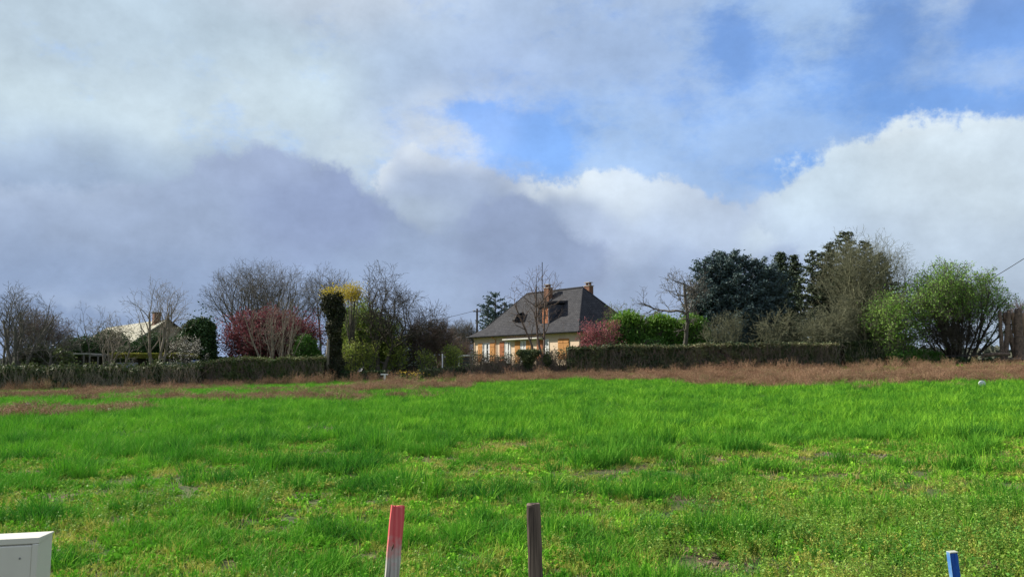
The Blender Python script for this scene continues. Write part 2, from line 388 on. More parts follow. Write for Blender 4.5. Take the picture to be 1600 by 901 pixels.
# ------------------------------------------------------------------ grass and weeds (instanced clumps)
def blades(rs, n, h0, h1, w, spread, lean, segs=3, curl=.5):
    """curved tapering blades as quads + tip"""
    vs, fs = [], []; k = 0
    for _ in range(n):
        a = rs.uniform(0, 6.283); r = spread * math.sqrt(rs.random()); bx, by = r * math.cos(a), r * math.sin(a)
        h = rs.uniform(h0, h1); ln = rs.uniform(0, lean) * h; da = a + rs.normal(0, .9); dx, dy = math.cos(da), math.sin(da)
        ww = w * rs.uniform(.6, 1.2) / 2; fa = rs.uniform(0, 6.283); wx, wy = math.cos(fa), math.sin(fa)
        for s in range(segs + 1):
            t = s / segs; c = ln * (t ** (1.5 + curl)); zz = h * (t - curl * .35 * t * t * (ln / h)); q = ww * (1 - t) ** .6 + .0006
            vs += [(bx + dx * c - wx * q, by + dy * c - wy * q, zz), (bx + dx * c + wx * q, by + dy * c + wy * q, zz)]
        for s in range(segs): fs.append((k + 2 * s, k + 2 * s + 1, k + 2 * s + 3, k + 2 * s + 2))
        k += 2 * (segs + 1)
    return np.array(vs), np.array(fs)
def addm(*parts):
    vs, fs, k = [], [], 0
    for v, f in parts: vs.append(v); fs.append(f + k); k += len(v)
    return np.concatenate(vs), np.concatenate(fs)
def weed(rs, n, h0, h1, leaf, spread, nl=9):
    """upright stems with small oval leaves (chickweed-like)"""
    segs, pts = [], []
    for _ in range(n):
        a = rs.uniform(0, 6.283); r = spread * math.sqrt(rs.random()); p = np.array([r * math.cos(a), r * math.sin(a), 0]); h = rs.uniform(h0, h1)
        d = np.array([rs.normal(0, .25), rs.normal(0, .25), 1.]); d /= np.linalg.norm(d)
        for s in range(3):
            q = p + d * h / 3; segs.append((*p, *q, .0016, .0013)); d = d + rs.normal(0, .15, 3) * [1, 1, .3]; d /= np.linalg.norm(d)
            for _ in range(nl // 3): k = rs.random(); pts.append(p * (1 - k) + q * k + rs.normal(0, leaf * .7, 3) * [1, 1, .4])
            p = q
        for _ in range(3): pts.append(p + rs.normal(0, leaf * .5, 3))
    return addm(tubes_np(segs, 3), leaf_quads(np.array(pts), leaf, rs, 1.5, .55))
def stalks(rs, n, h0, h1, spread, w=.005, seeds=14, leaf=.03):
    """dry weed stalks with side sprigs and seed heads"""
    segs, pts = [], []
    for _ in range(n):
        a = rs.uniform(0, 6.283); r = spread * math.sqrt(rs.random()); p = np.array([r * math.cos(a), r * math.sin(a), 0]); h = rs.uniform(h0, h1)
        d = np.array([rs.normal(0, .22), rs.normal(0, .22), 1.]); d /= np.linalg.norm(d)
        for s in range(3):
            q = p + d * h / 3; segs.append((*p, *q, w, w * .7)); d = d + rs.normal(0, .16, 3) * [1, 1, .3]; d /= np.linalg.norm(d)
            if s:
                for _ in range(2):
                    e = d + rs.normal(0, .5, 3); e[2] = abs(e[2]); e /= np.linalg.norm(e); z = q + e * h * .22; segs.append((*q, *z, w * .6, w * .4))
                    for _ in range(seeds // 6): pts.append(z + rs.normal(0, .02, 3))
            p = q
        for _ in range(seeds // 3): pts.append(p + rs.normal(0, .03, 3) * [.5, .5, 2])
    return addm(tubes_np(segs, 3), leaf_quads(np.array(pts), leaf, rs, 2.0))
def field_object(name, label, sources, pts, idxs, scl, rs, mats, tilt=.12):
    """one stuff object: a point mesh whose geometry nodes place the clumps"""
    src = bpy.data.collections.new(name + '_clumps')
    for i, (v, f) in enumerate(sources):
        o = bpy.data.objects.new('clump', mesh_np('clump', v, f, mats[i % len(mats)])); src.objects.link(o)
    n = len(pts); me = bpy.data.meshes.new(name); me.vertices.add(n); me.vertices.foreach_set('co', np.asarray(pts, np.float32).ravel())
    rot = np.stack([rs.normal(0, tilt, n), rs.normal(0, tilt, n), rs.uniform(0, 6.283, n)], 1)
    at = me.attributes.new('rot', 'FLOAT_VECTOR', 'POINT'); at.data.foreach_set('vector', rot.astype(np.float32).ravel())
    at = me.attributes.new('scl', 'FLOAT_VECTOR', 'POINT'); at.data.foreach_set('vector', np.asarray(scl, np.float32).ravel())
    at = me.attributes.new('idx', 'INT', 'POINT'); at.data.foreach_set('value', np.asarray(idxs, np.int32))
    o = link(name, me)
    ng = bpy.data.node_groups.new(name, 'GeometryNodeTree')
    ng.interface.new_socket('Geometry', in_out='INPUT', socket_type='NodeSocketGeometry'); ng.interface.new_socket('Geometry', in_out='OUTPUT', socket_type='NodeSocketGeometry')
    N = ng.nodes; gi = N.new('NodeGroupInput'); go = N.new('NodeGroupOutput'); ip = N.new('GeometryNodeInstanceOnPoints'); ci = N.new('GeometryNodeCollectionInfo')
    ci.inputs['Collection'].default_value = src; ci.inputs['Separate Children'].default_value = True; ci.inputs['Reset Children'].default_value = True
    def na(nm, ty):
        a = N.new('GeometryNodeInputNamedAttribute'); a.data_type = ty; a.inputs[0].default_value = nm
        return [q for q in a.outputs if q.enabled][0]
    lk = ng.links.new; lk(gi.outputs[0], ip.inputs['Points']); lk(ci.outputs[0], ip.inputs['Instance']); ip.inputs['Pick Instance'].default_value = True
    lk(na('idx', 'INT'), ip.inputs['Instance Index']); lk(na('rot', 'FLOAT_VECTOR'), ip.inputs['Rotation']); lk(na('scl', 'FLOAT_VECTOR'), ip.inputs['Scale'])
    lk(ip.outputs[0], go.inputs[0]); o.modifiers.new('clumps', 'NODES').node_group = ng
    return tag(o, label, name.replace('_', ' '), kind='stuff')
rs = np.random.default_rng(7)
G1 = mat('grass_blade', (.075, .235, .018), (.25, .50, .035), .7, .75, spec=.08, trans=.16, rnd=.9, coords='World', tcol=(.13, .48, .03))
G2 = mat('grass_blade_deep', (.020, .11, .014), (.15, .36, .03), .9, .75, spec=.08, trans=.16, rnd=.9, coords='World', tcol=(.08, .38, .03))
G3 = mat('turf_leaf', (.16, .29, .028), (.46, .46, .09), 1.1, .65, trans=.3, rnd=1.0, coords='World')
G4 = mat('weed_leaf', (.085, .26, .025), (.28, .42, .06), 1.3, .6, trans=.3, rnd=1.0, coords='World')
G5 = mat('dead_grass', (.30, .25, .08), (.46, .38, .15), 1.5, .8, trans=.2, rnd=1.0, coords='World')
B1 = mat('dry_stalk', (.20, .108, .065), (.42, .265, .155), .5, .9, trans=.15, rnd=1.1, coords='World')
B2 = mat('dry_stalk_straw', (.30, .23, .12), (.22, .13, .07), .5, .9, trans=.15, rnd=1.0, coords='World')
BV = [(-100, 668), (0, 655), (200, 641), (400, 634), (600, 613), (700, 607), (740, 603), (900, 600), (1050, 602), (1100, 610), (1300, 613), (1500, 608), (1700, 606)]
bx_, by_ = [], []
for u, v in BV:
    yy = vground(u, v); x_, y_, _ = gpt(u, yy); bx_.append(x_ / y_); by_.append(yy)
def yb(x, y): return np.interp(x / y, bx_, by_)
HEDGE_U = [(-200, 56), (320, 56), (505, 57), (740, 57), (890, 57), (1310, 57), (1800, 57)]
def patches(x, y, lst):
    s = np.zeros_like(x)
    for (u, v, rx, ry, k) in lst:
        yy = vground(u, v); cx, cy, _ = gpt(u, yy); s = np.maximum(s, k * np.exp(-((x - cx) / rx) ** 2 - ((y - cy) / ry) ** 2))
    return s
TUFTS = [(230, 718, 1.3, .45, 1), (290, 722, .8, .35, 1), (500, 735, 1.1, .5, 1), (430, 742, .7, .4, 1), (200, 800, .35, .3, 1), (750, 775, .8, .5, 1), (300, 742, .25, .2, 1), (160, 715, .4, .3, .9),
         (1070, 765, .9, .5, 1), (1130, 745, .4, .3, .9), (405, 705, .4, .4, 1), (862, 768, .25, .25, 1), (1350, 800, .65, .35, 1), (1560, 800, .9, .45, 1), (60, 820, .6, .35, 1), (620, 760, .6, .4, .9), (730, 850, .7, .45, 1),
         (560, 690, 1.8, .6, 1), (40, 720, .6, .5, .8), (950, 700, .9, .35, .9), (1110, 700, .9, .3, .9), (880, 850, .7, .5, 1), (350, 860, .9, .5, .8), (1240, 740, .5, .3, .8)]
BARE = [(400, 822, .42, .25, 1), (60, 742, .5, .5, .9), (330, 745, .7, .5, .8), (700, 745, .9, .4, .8), (1330, 715, 1.5, .55, 1), (1160, 725, .8, .4, .8), (980, 745, .6, .35, .8), (600, 790, .45, .25, .8), (1150, 897, .9, .28, 1.1), (1320, 893, .5, .22, 1.0), (1420, 725, .8, .4, .8),
        (170, 760, .9, .5, .7), (300, 820, .45, .2, .7), (120, 865, .4, .2, .9), (850, 705, .7, .3, .8), (560, 750, .5, .3, .6), (50, 790, .5, .3, .8), (1560, 895, .4, .2, 1)]
def scatter(y0, y1, dens, margin=1.18):
    k = .643 * margin; e = 3.0; n = int(dens * (k * (y1 * y1 - y0 * y0) + 2 * e * (y1 - y0))); y = rs.uniform(y0, y1, int(n * 2.5)); w = k * y + e; y = y[rs.random(len(y)) < w / (k * y1 + e)][:n]
    return rs.uniform(-1, 1, len(y)) * (y * k + e), y
rt = np.random.default_rng(17); NT_ = 125
ty = 5.2 + 10.2 * rt.random(NT_) ** .8; tx = rt.uniform(-.74, .74, NT_) * ty; tr1 = rt.uniform(.16, .55, NT_) * (.6 + ty / 22); tr2 = tr1 * rt.uniform(.35, .7, NT_); tk = rt.uniform(.95, 1.55, NT_)
def tufts(x, y):
    s = np.zeros_like(x)
    for a, b_, r1, r2, k in zip(tx, ty, tr1, tr2, tk):
        m = (np.abs(x - a) < r1 * 2.2) & (np.abs(y - b_) < r2 * 2.2)
        if m.any():
            d = ((x[m] - a) / r1) ** 2 + ((y[m] - b_) / r2) ** 2 + (fbm(x[m], y[m], .25, 19) - .5) * 1.2
            s[m] = np.maximum(s[m], k * np.clip(1.5 - d, 0, 1))
    return s
def tallness(x, y):
    edge = 15.2 + 2.6 * (fbm(x, y * 0, 3.5, 4) - .5) + np.where(x / y < -.25, (-.25 - x / y) * -4, 0)
    band = np.clip((y - edge) / .25 + .2, 0, 1)
    mid = np.clip((fbm(x, y, .95, 8) - .60) * 10, 0, 1) * .85
    fore = np.clip((9.8 - y + 2.0 * (fbm(x, y, 2, 12) - .5)) / 1.5, 0, 1) * np.clip(.42 + (fbm(x, y, .62, 15) - .50) * 7, .0, 1)
    t = np.maximum(np.maximum(band * (.86 + .75 * (fbm(x, y, 1.6, 3) - .5)), mid), fore)
    t = np.where(y < edge, t * .72, t); t = np.maximum(np.maximum(t, patches(x, y, TUFTS) * 1.45), tufts(x, y)); return t * (1 - .95 * np.clip(patches(x, y, BARE) * 1.3 - .15, 0, 1)), band
BPATCH = [(10, 652, 3, 1.2, 1), (70, 648, 3, 1.0, 1), (150, 643, 2.2, .8, .8), (300, 626, 4, 1.2, 1), (390, 624, 4, 1.4, 1), (480, 626, 4, 1.4, .9), (640, 606, 4, 3, 1), (690, 605, 3.5, 3, 1), (560, 613, 3, 1.5, .8), (610, 604, 2.5, 3, .9),
          (20, 622, 5, 3.5, 1), (90, 619, 4, 3.2, 1), (160, 614, 5, 2.0, .95), (240, 611, 4, 1.8, .9), (310, 607, 4, 1.8, 1), (420, 612, 2, 1.0, .6), (730, 604, 3, 4, 1)]
weedy = lambda x, y: np.clip((x / y - .12) * 3.2, 0, 1) * np.clip((9.3 - y) / 1.2, 0, 1)
P, S_, I_ = [], [], []
for (y0, y1, dens, ws) in ((3.6, 9, 105, 1.0), (9, 16, 55, 1.2), (16, 27, 36, 1.4), (27, 58, 17, 1.9)):
    x, y = scatter(y0, y1, dens); T, band = tallness(x, y); bb = yb(x, y)
    brown = np.clip((y - bb - 1.6) / 3.2 + (fbm(x * .5, y, 1.3, 21) - .5) * 2.6, 0, 1)
    left = x / y < -.05
    brown = np.where(left, np.clip(patches(x, y, BPATCH) * 2.6 - .5 + (fbm(x, y, 1.2, 23) - .5) * 1.5, 0, 1), brown)
    pr = np.maximum(T, .0) * (1 - .62 * brown) * (1 - .5 * weedy(x, y)); k = rs.random(len(x)) < pr
    x, y, T, band, brown = x[k], y[k], T[k], band[k], brown[k]; z = gz(x, y)
    h = (.20 + .95 * T) * (.85 + 1.1 * (fbm(x, y, .55, 33) - .5)) * np.clip(.62 + (y - 8) * .06, .62, 1) * np.where(y > 16, .95, 1) 
    P.append(np.stack([x, y, z], 1)); S_.append(np.stack([np.full(len(x), ws), np.full(len(x), ws), h * rs.uniform(.75, 1.15, len(x))], 1)); I_.append(2 * rs.integers(0, 3, len(x)) + (rs.random(len(x)) < np.clip(.15 + .5 * np.clip(fbm(x, y, .6, 81) * 1.6 - .3, 0, 1) + .5 * (T > .8) * (y < 16), 0, .95)))
src = [blades(rs, 26, .13, .32, .0095, .085, .6), blades(rs, 26, .15, .36, .009, .075, .55), blades(rs, 22, .12, .30, .012, .08, .8), blades(rs, 30, .08, .26, .008, .09, .9), blades(rs, 24, .15, .38, .010, .07, .5), blades(rs, 26, .10, .30, .0095, .09, 1.1)]
field_object('meadow_grass', 'tall bright green spring grass across the field', src, np.concatenate(P), np.concatenate(I_), np.concatenate(S_), rs, [G1, G2, G1, G2])
P, S_, I_ = [], [], []
for (y0, y1, dens, ws) in ((3.6, 9, 95, 1.0), (9, 17, 62, 1.25)):
    x, y = scatter(y0, y1, dens); br = patches(x, y, BARE); k = (rs.random(len(x)) < 1 - .72 * np.clip(br * 1.4 - .6, 0, 1)) & (rs.random(len(x)) < np.clip(.7 + (fbm(x, y, .6, 41) - .45) * 3, .25, 1))
    x, y = x[k], y[k]; yel = fbm(x, y, 1.4, 44)
    h = rs.uniform(.6, 1.35, len(x)); I_.append(np.where(rs.random(len(x)) < np.clip((yel - .44) * 2.2, .04, .5), 3, rs.integers(0, 3, len(x))))
    P.append(np.stack([x, y, gz(x, y)], 1)); S_.append(np.stack([np.full(len(x), ws)] * 2 + [h], 1))
x, y = scatter(56, 78, 2.2, 1.1); P.append(np.stack([x, y, gz(x, y)], 1)); S_.append(np.stack([np.full(len(x), 4.)] * 2 + [rs.uniform(1, 2, len(x))], 1)); I_.append(rs.integers(0, 3, len(x)))
src = [addm(blades(rs, 20, .03, .09, .008, .09, .8), weed(rs, 6, .02, .05, .020, .09, 6)), addm(blades(rs, 16, .03, .08, .008, .09, .9), weed(rs, 9, .02, .05, .022, .10, 6)), blades(rs, 34, .03, .10, .005, .1, .9), blades(rs, 26, .02, .08, .005, .1, 1.3)]
field_object('short_turf', 'low yellowish turf and moss between the taller grass tufts', src, np.concatenate(P), np.concatenate(I_), np.concatenate(S_), rs, [G3, G1, G3, G5])
P, S_, I_ = [], [], []
x, y = scatter(3.6, 10.5, 75); wd_ = weedy(x, y) + .25 * np.clip((fbm(x, y, 1.1, 51) - .5) * 4, 0, 1); br = patches(x, y, BARE)
k = rs.random(len(x)) < wd_ * (1 - np.clip(br * 1.2 - .25, 0, .93)); x, y = x[k], y[k]
hs = (.6 + .8 * fbm(x, y, .7, 55))
field_object('leafy_weeds', 'pale green leafy chickweed at the near right of the field', [weed(rs, 9, .08, .24, .012, .07, 18), weed(rs, 7, .06, .2, .018, .09, 9), weed(rs, 12, .05, .16, .011, .08, 18)], np.stack([x, y, gz(x, y)], 1), rs.integers(0, 3, len(x)), np.stack([np.ones(len(x))] * 2 + [hs], 1), rs, [G4, G4, G3])
x, y = scatter(22, 57.0, 12, 1.15); bb = yb(x, y); left = np.clip((-.05 - x / y) * 12, 0, 1); rgt = np.clip((x / y - .37) * 20, 0, 1)
br = np.clip((y - bb - 1.6) / 3.2 + (fbm(x * .5, y, 1.3, 21) - .5) * 2.6, 0, 1) * (1 - rgt * np.clip((y - 50) / 2.5, 0, 1)) * 1
br = np.where(x / y < -.05, .8 * np.clip(patches(x, y, BPATCH) * 3.2 - .40 + (fbm(x, y, 1.2, 23) - .5) * 1.5, 0, 1), br)
br = br * np.where(left > .5, 1, .55 + .4 * (fbm(x * .6, y, 1.0, 27) > .42))
k = rs.random(len(x)) < br; x, y, left = x[k], y[k], left[k]
xt, yt = scatter(53.2, 55.6, 2.6, 1.15); n0 = len(x); x = np.concatenate([x, xt]); y = np.concatenate([y, yt]); left = np.concatenate([left, xt * 0])
hh = (.06 + .66 * fbm(x, y, 1.3, 63)) * rs.uniform(.7, 1.3, len(x)) * (1 - .25 * left)
hh[n0:] = rs.uniform(.45, .95, len(x) - n0) * (.5 + fbm(x[n0:], y[n0:], 2.5, 71))
dry = field_object('dry_weeds', 'strip of dry reddish brown weeds along the far edge of the field', [stalks(rs, 26, .3, .75, .24, .006, 7, .022), stalks(rs, 20, .35, .95, .22, .006, 7, .024), stalks(rs, 30, .2, .6, .26, .006, 7, .02), blades(rs, 40, .2, .7, .011, .25, .8), stalks(rs, 18, .4, .9, .2, .006, 7, .02)],
    np.stack([x, y, gz(x, y)], 1), rs.choice(5, len(x), p=[.20, .16, .16, .28, .20]), np.stack([np.full(len(x), 1.2)] * 2 + [hh], 1), rs, [B1, B1, B1, B2, B2])
x, y = scatter(5, 17, 330); br = patches(x, y, BARE) + .3 * (fbm(x, y, .5, 91) - .5); k = rs.random(len(x)) < np.clip((br - .45) * 1.5, 0, .85); x, y = x[k], y[k]
CL = mat('soil_clod', (.10, .075, .05), (.22, .175, .125), 3, .95, rnd=.9, coords='World')
cs = []
for i in range(4):
    bm = bmesh.new(); bmesh.ops.create_icosphere(bm, subdivisions=1, radius=.5); vv = np.array([q.co for q in bm.verts]); ff = np.array([[l.index for l in q.verts] for q in bm.faces]); bm.free()
    cs.append((vv * rs.uniform(.6, 1.3, (len(vv), 1)) * [1, .8, .6], ff))
sz = rs.uniform(.014, .075, len(x)) * rs.uniform(.6, 1.3, len(x))
field_object('soil_clods', 'small soil clods and stones on the bare patches of the field', cs, np.stack([x, y, gz(x, y) + sz * .1], 1), rs.integers(0, 4, len(x)), np.stack([sz] * 3, 1), rs, [CL], .5)
# ------------------------------------------------------------------ stakes, cabinet, markers
def stake(name, label, cat, bot, top, ydist, w, th, m, notch=None, cap=None, extra=None, group=None):
    """a squared stake running between two photo columns; cross-section rings with worn corners"""
    R = random.Random(len(label)); A = W(bot[0], bot[1], ydist); Bp = W(top[0], top[1], ydist); A, Bp = Vector(A), Vector(Bp)
    d = (Bp - A).normalized(); base = A - d * ((A.z + .15) / d.z); Lh = (Bp - base).length
    q = d.to_track_quat('Z', 'Y'); t = thing(name, label, cat, base, 0, group); rot = (d.rotation_difference(Vector((0, 0, 1)))).inverted().to_matrix()
    n = 26; vs, fs = [], []
    for i in range(n + 1):
        k = i / n; zz = Lh * k; c = .006; hw, ht = w / 2, th / 2; nd_ = 0
        if notch and zz < Lh - notch[0]: nd_ = min(notch[2], (Lh - notch[0] - zz) * .05 + .001)
        nxp = (notch[1] if notch else 0) * w
        pr = [(-hw + c, -ht), (nxp - .004, -ht), (nxp, -ht + nd_), (nxp + .004, -ht), (hw - c, -ht), (hw, -ht + c), (hw, ht - c), (hw - c, ht), (-hw + c, ht), (-hw, ht - c), (-hw, -ht + c)]
        for (a, b_) in pr:
            j = .0011; s = 1 - (.05 if i == n else 0)
            vs.append(rot @ Vector((a * s + R.uniform(-j, j), b_ * s + R.uniform(-j, j), zz + (R.uniform(-.008, .004) if i == n else 0))))
    m_ = 11
    for i in range(n):
        for k in range(m_): fs.append((i * m_ + k, i * m_ + (k + 1) % m_, (i + 1) * m_ + (k + 1) % m_, (i + 1) * m_ + k))
    fs.append(tuple(range(n * m_, n * m_ + m_)))
    mb = MB(); mb.poly(vs, fs); o = mb.build('post', m, t)
    if extra: extra(t, rot, Lh)
    return t
def paint_mat(name, wa, wb, paint=None, p2=None, z0=0, z1=1, grain=60):
    m = bpy.data.materials.new(name); t, b = nodes(m); L = t.links; b.inputs['Roughness'].default_value = .85
    tc_ = t.nodes.new('ShaderNodeTexCoord'); mp = t.nodes.new('ShaderNodeMapping'); mp.inputs['Scale'].default_value = (grain, grain, 2.2); L.new(tc_.outputs['Object'], mp.inputs[0])
    n = t.nodes.new('ShaderNodeTexNoise'); n.inputs['Scale'].default_value = 1.3; n.inputs['Detail'].default_value = 5; n.inputs['Distortion'].default_value = .6; L.new(mp.outputs[0], n.inputs['Vector'])
    r = t.nodes.new('ShaderNodeMapRange'); r.inputs[1].default_value = .36; r.inputs[2].default_value = .66; L.new(n.outputs[0], r.inputs[0])
    x = t.nodes.new('ShaderNodeMix'); x.data_type = 'RGBA'; L.new(r.outputs[0], x.inputs[0]); x.inputs[6].default_value = c4(wa); x.inputs[7].default_value = c4(wb); col = x.outputs[2]
    if paint:
        s = t.nodes.new('ShaderNodeSeparateXYZ'); L.new(tc_.outputs['Object'], s.inputs[0])
        n2 = t.nodes.new('ShaderNodeTexNoise'); n2.inputs['Scale'].default_value = 38; n2.inputs['Detail'].default_value = 5; L.new(tc_.outputs['Object'], n2.inputs['Vector'])
        a = t.nodes.new('ShaderNodeMath'); a.operation = 'MULTIPLY_ADD'; L.new(n2.outputs[0], a.inputs[0]); a.inputs[1].default_value = .16; L.new(s.outputs[2], a.inputs[2])
        r2 = t.nodes.new('ShaderNodeMapRange'); r2.inputs[1].default_value = z0; r2.inputs[2].default_value = z1; L.new(a.outputs[0], r2.inputs[0])
        pm = t.nodes.new('ShaderNodeMix'); pm.data_type = 'RGBA'; L.new(r.outputs[0], pm.inputs[0]); pm.inputs[6].default_value = c4(paint); pm.inputs[7].default_value = c4(p2 or paint)
        y_ = t.nodes.new('ShaderNodeMix'); y_.data_type = 'RGBA'; L.new(r2.outputs[0], y_.inputs[0]); L.new(col, y_.inputs[6]); L.new(pm.outputs[2], y_.inputs[7]); col = y_.outputs[2]
    L.new(col, b.inputs['Base Color'])
    bp = t.nodes.new('ShaderNodeBump'); bp.inputs['Strength'].default_value = .6; bp.inputs['Distance'].default_value = .003; L.new(n.outputs[0], bp.inputs['Height']); L.new(bp.outputs[0], b.inputs['Normal'])
    return m
RED = paint_mat('pink_painted_wood', (.34, .31, .27), (.60, .57, .50), (.62, .055, .065), (.78, .16, .15), 1.13, 1.23)
def knot(t, rot, Lh):
    m_ = mat('knot_wood', (.10, .05, .03)); mb = MB(); c = rot @ Vector((-.003, -.027, Lh - .145))
    mb.tube([c + Vector((.004, .002, .012)), c + Vector((.0015, -.002, .003)), c + Vector((-.003, .002, -.012))], [.001, .0035, .001], 7); mb.build('knot', m_, t, True)
stake('wooden_stake', 'leaning wooden stake with its top painted pink red', 'stake', (612, 901), (621.5, 789), 3.0, .052, .03, RED, notch=(.15, -.12, .007), extra=knot, group='stakes at the field edge')
BRN = paint_mat('weathered_brown_wood', (.018, .012, .008), (.22, .16, .115), grain=42)
stake('wooden_stake', 'unpainted dark brown weathered wooden stake standing upright', 'stake', (837, 901), (833.5, 787), 3.0, .052, .035, BRN, notch=(.35, .15, .005), group='stakes at the field edge')
BLU = paint_mat('blue_painted_wood', (.008, .075, .36), (.014, .11, .46))
PALE = mat('pale_cut_wood', (.45, .47, .40), (.33, .36, .30), 40)
def bluecap(t, rot, Lh):
    for ch in t.children: ch.name = 'post'
    mb = MB(); mb.box((-.019, -.0175, Lh - .001), (.019, .0175, Lh + .004), .001); o = mb.build('cut_top', PALE, t)
    for v in o.data.vertices: v.co = rot @ v.co
    mb = MB(); mb.box((-.0205, -.0155, .1), (-.0185, .0155, Lh + .002), .0006); o = mb.build('sunlit_edge', mat('sunlit_blue_edge', (.16, .28, .42), (.05, .17, .42), 30), t)  # lighter blue strip paints the sunlit left side of the stake
    for v in o.data.vertices: v.co = rot @ v.co
stake('wooden_stake', 'short blue painted stake among the leafy weeds', 'stake', (1493, 901), (1488, 862), 3.8, .038, .035, BLU, extra=bluecap, group='stakes at the field edge')
# electricity cabinet
cab = mat('cabinet_grey_polyester', (.66, .64, .53), (.61, .59, .49), 1.6, .55, bump=.03, spec=.4, lo=.3, hi=.75, cc=(.57, .55, .46))
c = W(62, 839, 2.55); rz = math.radians(16)
t = thing('utility_cabinet', 'pale grey electricity cabinet with a flat front door', 'cabinet', (c[0], c[1], 0), rz)
hh_ = c[2]; mb = MB()
mb.box((-.75, .0, -.1), (-.002, .16, hh_ - .0165), .003); o = mb.build('body', cab, t)
mb = MB(); mb.box((-.735, -.014, .12), (-.016, -.001, hh_ - .020), .003)
o = mb.build('door', cab, t)
RG_ = mat('rivet_grey', (.25, .26, .24))
for q in (-.16, -.05): mb = MB(); mb.box((q, -.0165, hh_ - .060), (q + .005, -.0142, hh_ - .054), .001); mb.build('rivet', RG_, o)
mb = MB(); mb.poly([(-.753, -.010, hh_ - .016), (.002, -.010, hh_ - .016), (.002, .163, hh_ - .016), (-.753, .163, hh_ - .016), (-.753, -.010, hh_ + .002), (.002, -.010, hh_ + .002), (.002, .163, hh_ - .011), (-.753, .163, hh_ - .011)],
    [(0, 1, 2, 3), (4, 5, 6, 7), (0, 1, 5, 4), (1, 2, 6, 5), (2, 3, 7, 6), (3, 0, 4, 7)]); lid = mb.build('lid', cab, t)
bv = lid.modifiers.new('bevel', 'BEVEL'); bv.width = .002; bv.segments = 2
mb = MB(); mb.box((-.016, -.016, .0), (0.0005, -.0005, hh_ - .017), .002); mb.build('corner_strip', cab, t)
# round white survey markers
WHT = mat('white_plastic', (.75, .76, .76), (.6, .62, .63), 12, .4, spec=.5)
def marker(u, v, rad, label, hgt=None):
    y = vground(u, v + 9) ; x, y, z = gpt(u, y); t = thing('round_marker', label, 'marker', (x, y, z), 0, 'round white markers on the field'); zc = zat(v, y) - z
    mb = MB(); ring = []
    n = 20
    prof = [(-.02, rad * .93), (-.012, rad), (.012, rad), (.02, rad * .9), (.026, rad * .3), (.027, 0.001)]
    vs, fs = [], []
    for (dy, r) in prof:
        for k in range(n): a = 6.2832 * k / n; vs.append((r * math.cos(a), -dy, zc + r * math.sin(a) * .88))
    for i in range(len(prof) - 1):
        for k in range(n): fs.append((i * n + k, i * n + (k + 1) % n, (i + 1) * n + (k + 1) % n, (i + 1) * n + k))
    fs.append(tuple(range(n))); mb.poly(vs, fs); mb.build('disc', WHT, t, True)
    mb = MB(); mb.tube([(rad * .4, .02, -.1), (0, .028, zc)], .014, 6); mb.build('stem', mat('marker_stem', (.25, .28, .26)), t)
marker(1535, 599, .145, 'round white disc marker at the edge of the brown weeds on the right')
marker(43, 634, .12, 'small round white marker in front of the left hedge')
marker(171, 640, .06, 'tiny white marker in the grass, second from the left edge')
# ------------------------------------------------------------------ main house
PL = mat('house_plaster', (.66, .52, .37), (.60, .46, .33), 1.2, .9, bump=.1, lo=.3, hi=.7, cc=(.54, .42, .31))
SLATE = bpy.data.materials.new('slate_roof'); t, b = nodes(SLATE); b.inputs['Roughness'].default_value = .8; b.inputs['Specular IOR Level'].default_value = .15; L_ = t.links
tc_ = t.nodes.new('ShaderNodeTexCoord'); br_ = t.nodes.new('ShaderNodeTexBrick'); br_.inputs['Scale'].default_value = 1.0; br_.inputs['Brick Width'].default_value = .22; br_.inputs['Row Height'].default_value = .16; br_.inputs['Mortar Size'].default_value = .012
br_.inputs['Color1'].default_value = (.034, .035, .039, 1); br_.inputs['Color2'].default_value = (.052, .052, .055, 1); br_.inputs['Mortar'].default_value = (.012, .012, .014, 1)
sp = t.nodes.new('ShaderNodeSeparateXYZ'); cbx = t.nodes.new('ShaderNodeCombineXYZ'); L_.new(tc_.outputs['Object'], sp.inputs[0]); ad = t.nodes.new('ShaderNodeMath'); ad.operation = 'ADD'; L_.new(sp.outputs[0], ad.inputs[0]); L_.new(sp.outputs[1], ad.inputs[1]); L_.new(ad.outputs[0], cbx.inputs[0]); L_.new(sp.outputs[2], cbx.inputs[1]); L_.new(cbx.outputs[0], br_.inputs['Vector'])
ns = t.nodes.new('ShaderNodeTexNoise'); ns.inputs['Scale'].default_value = 1.6; ns.inputs['Detail'].default_value = 8; ns.inputs['Roughness'].default_value = .7; L_.new(tc_.outputs['Object'], ns.inputs['Vector'])
mxx = t.nodes.new('ShaderNodeMix'); mxx.data_type = 'RGBA'; mxx.blend_type = 'OVERLAY'; mxx.inputs[0].default_value = .8; L_.new(br_.outputs[0], mxx.inputs[6]); L_.new(ns.outputs[0], mxx.inputs[7]); L_.new(mxx.outputs[2], b.inputs['Base Color'])
WOOD = paint_mat('varnished_shutter_wood', (.38, .17, .045), (.50, .25, .075), grain=12)
WOODR = paint_mat('red_brown_shutter_wood', (.26, .085, .03), (.36, .13, .045), grain=12)
WHITE = mat('white_frame_paint', (.72, .72, .70), (.66, .66, .64), 5, .5)
GLASS = bpy.data.materials.new('window_glass'); t, b = nodes(GLASS); b.inputs['Base Color'].default_value = (.02, .025, .03, 1); b.inputs['Roughness'].default_value = .08; b.inputs['Specular IOR Level'].default_value = .8
BRICK = mat('chimney_brick', (.17, .08, .045), (.11, .06, .04), 9, .9, cc=(.42, .2, .1))
ZINC = mat('zinc_gutter', (.05, .052, .055), (.035, .035, .04), 3, .9, spec=.05)
DARK = mat('dark_metal', (.03, .03, .032)); STONE = mat('pale_stone', (.42, .38, .31), (.35, .31, .26), 4)
CURT = mat('white_curtain', (.62, .62, .60), (.5, .5, .5), 8)
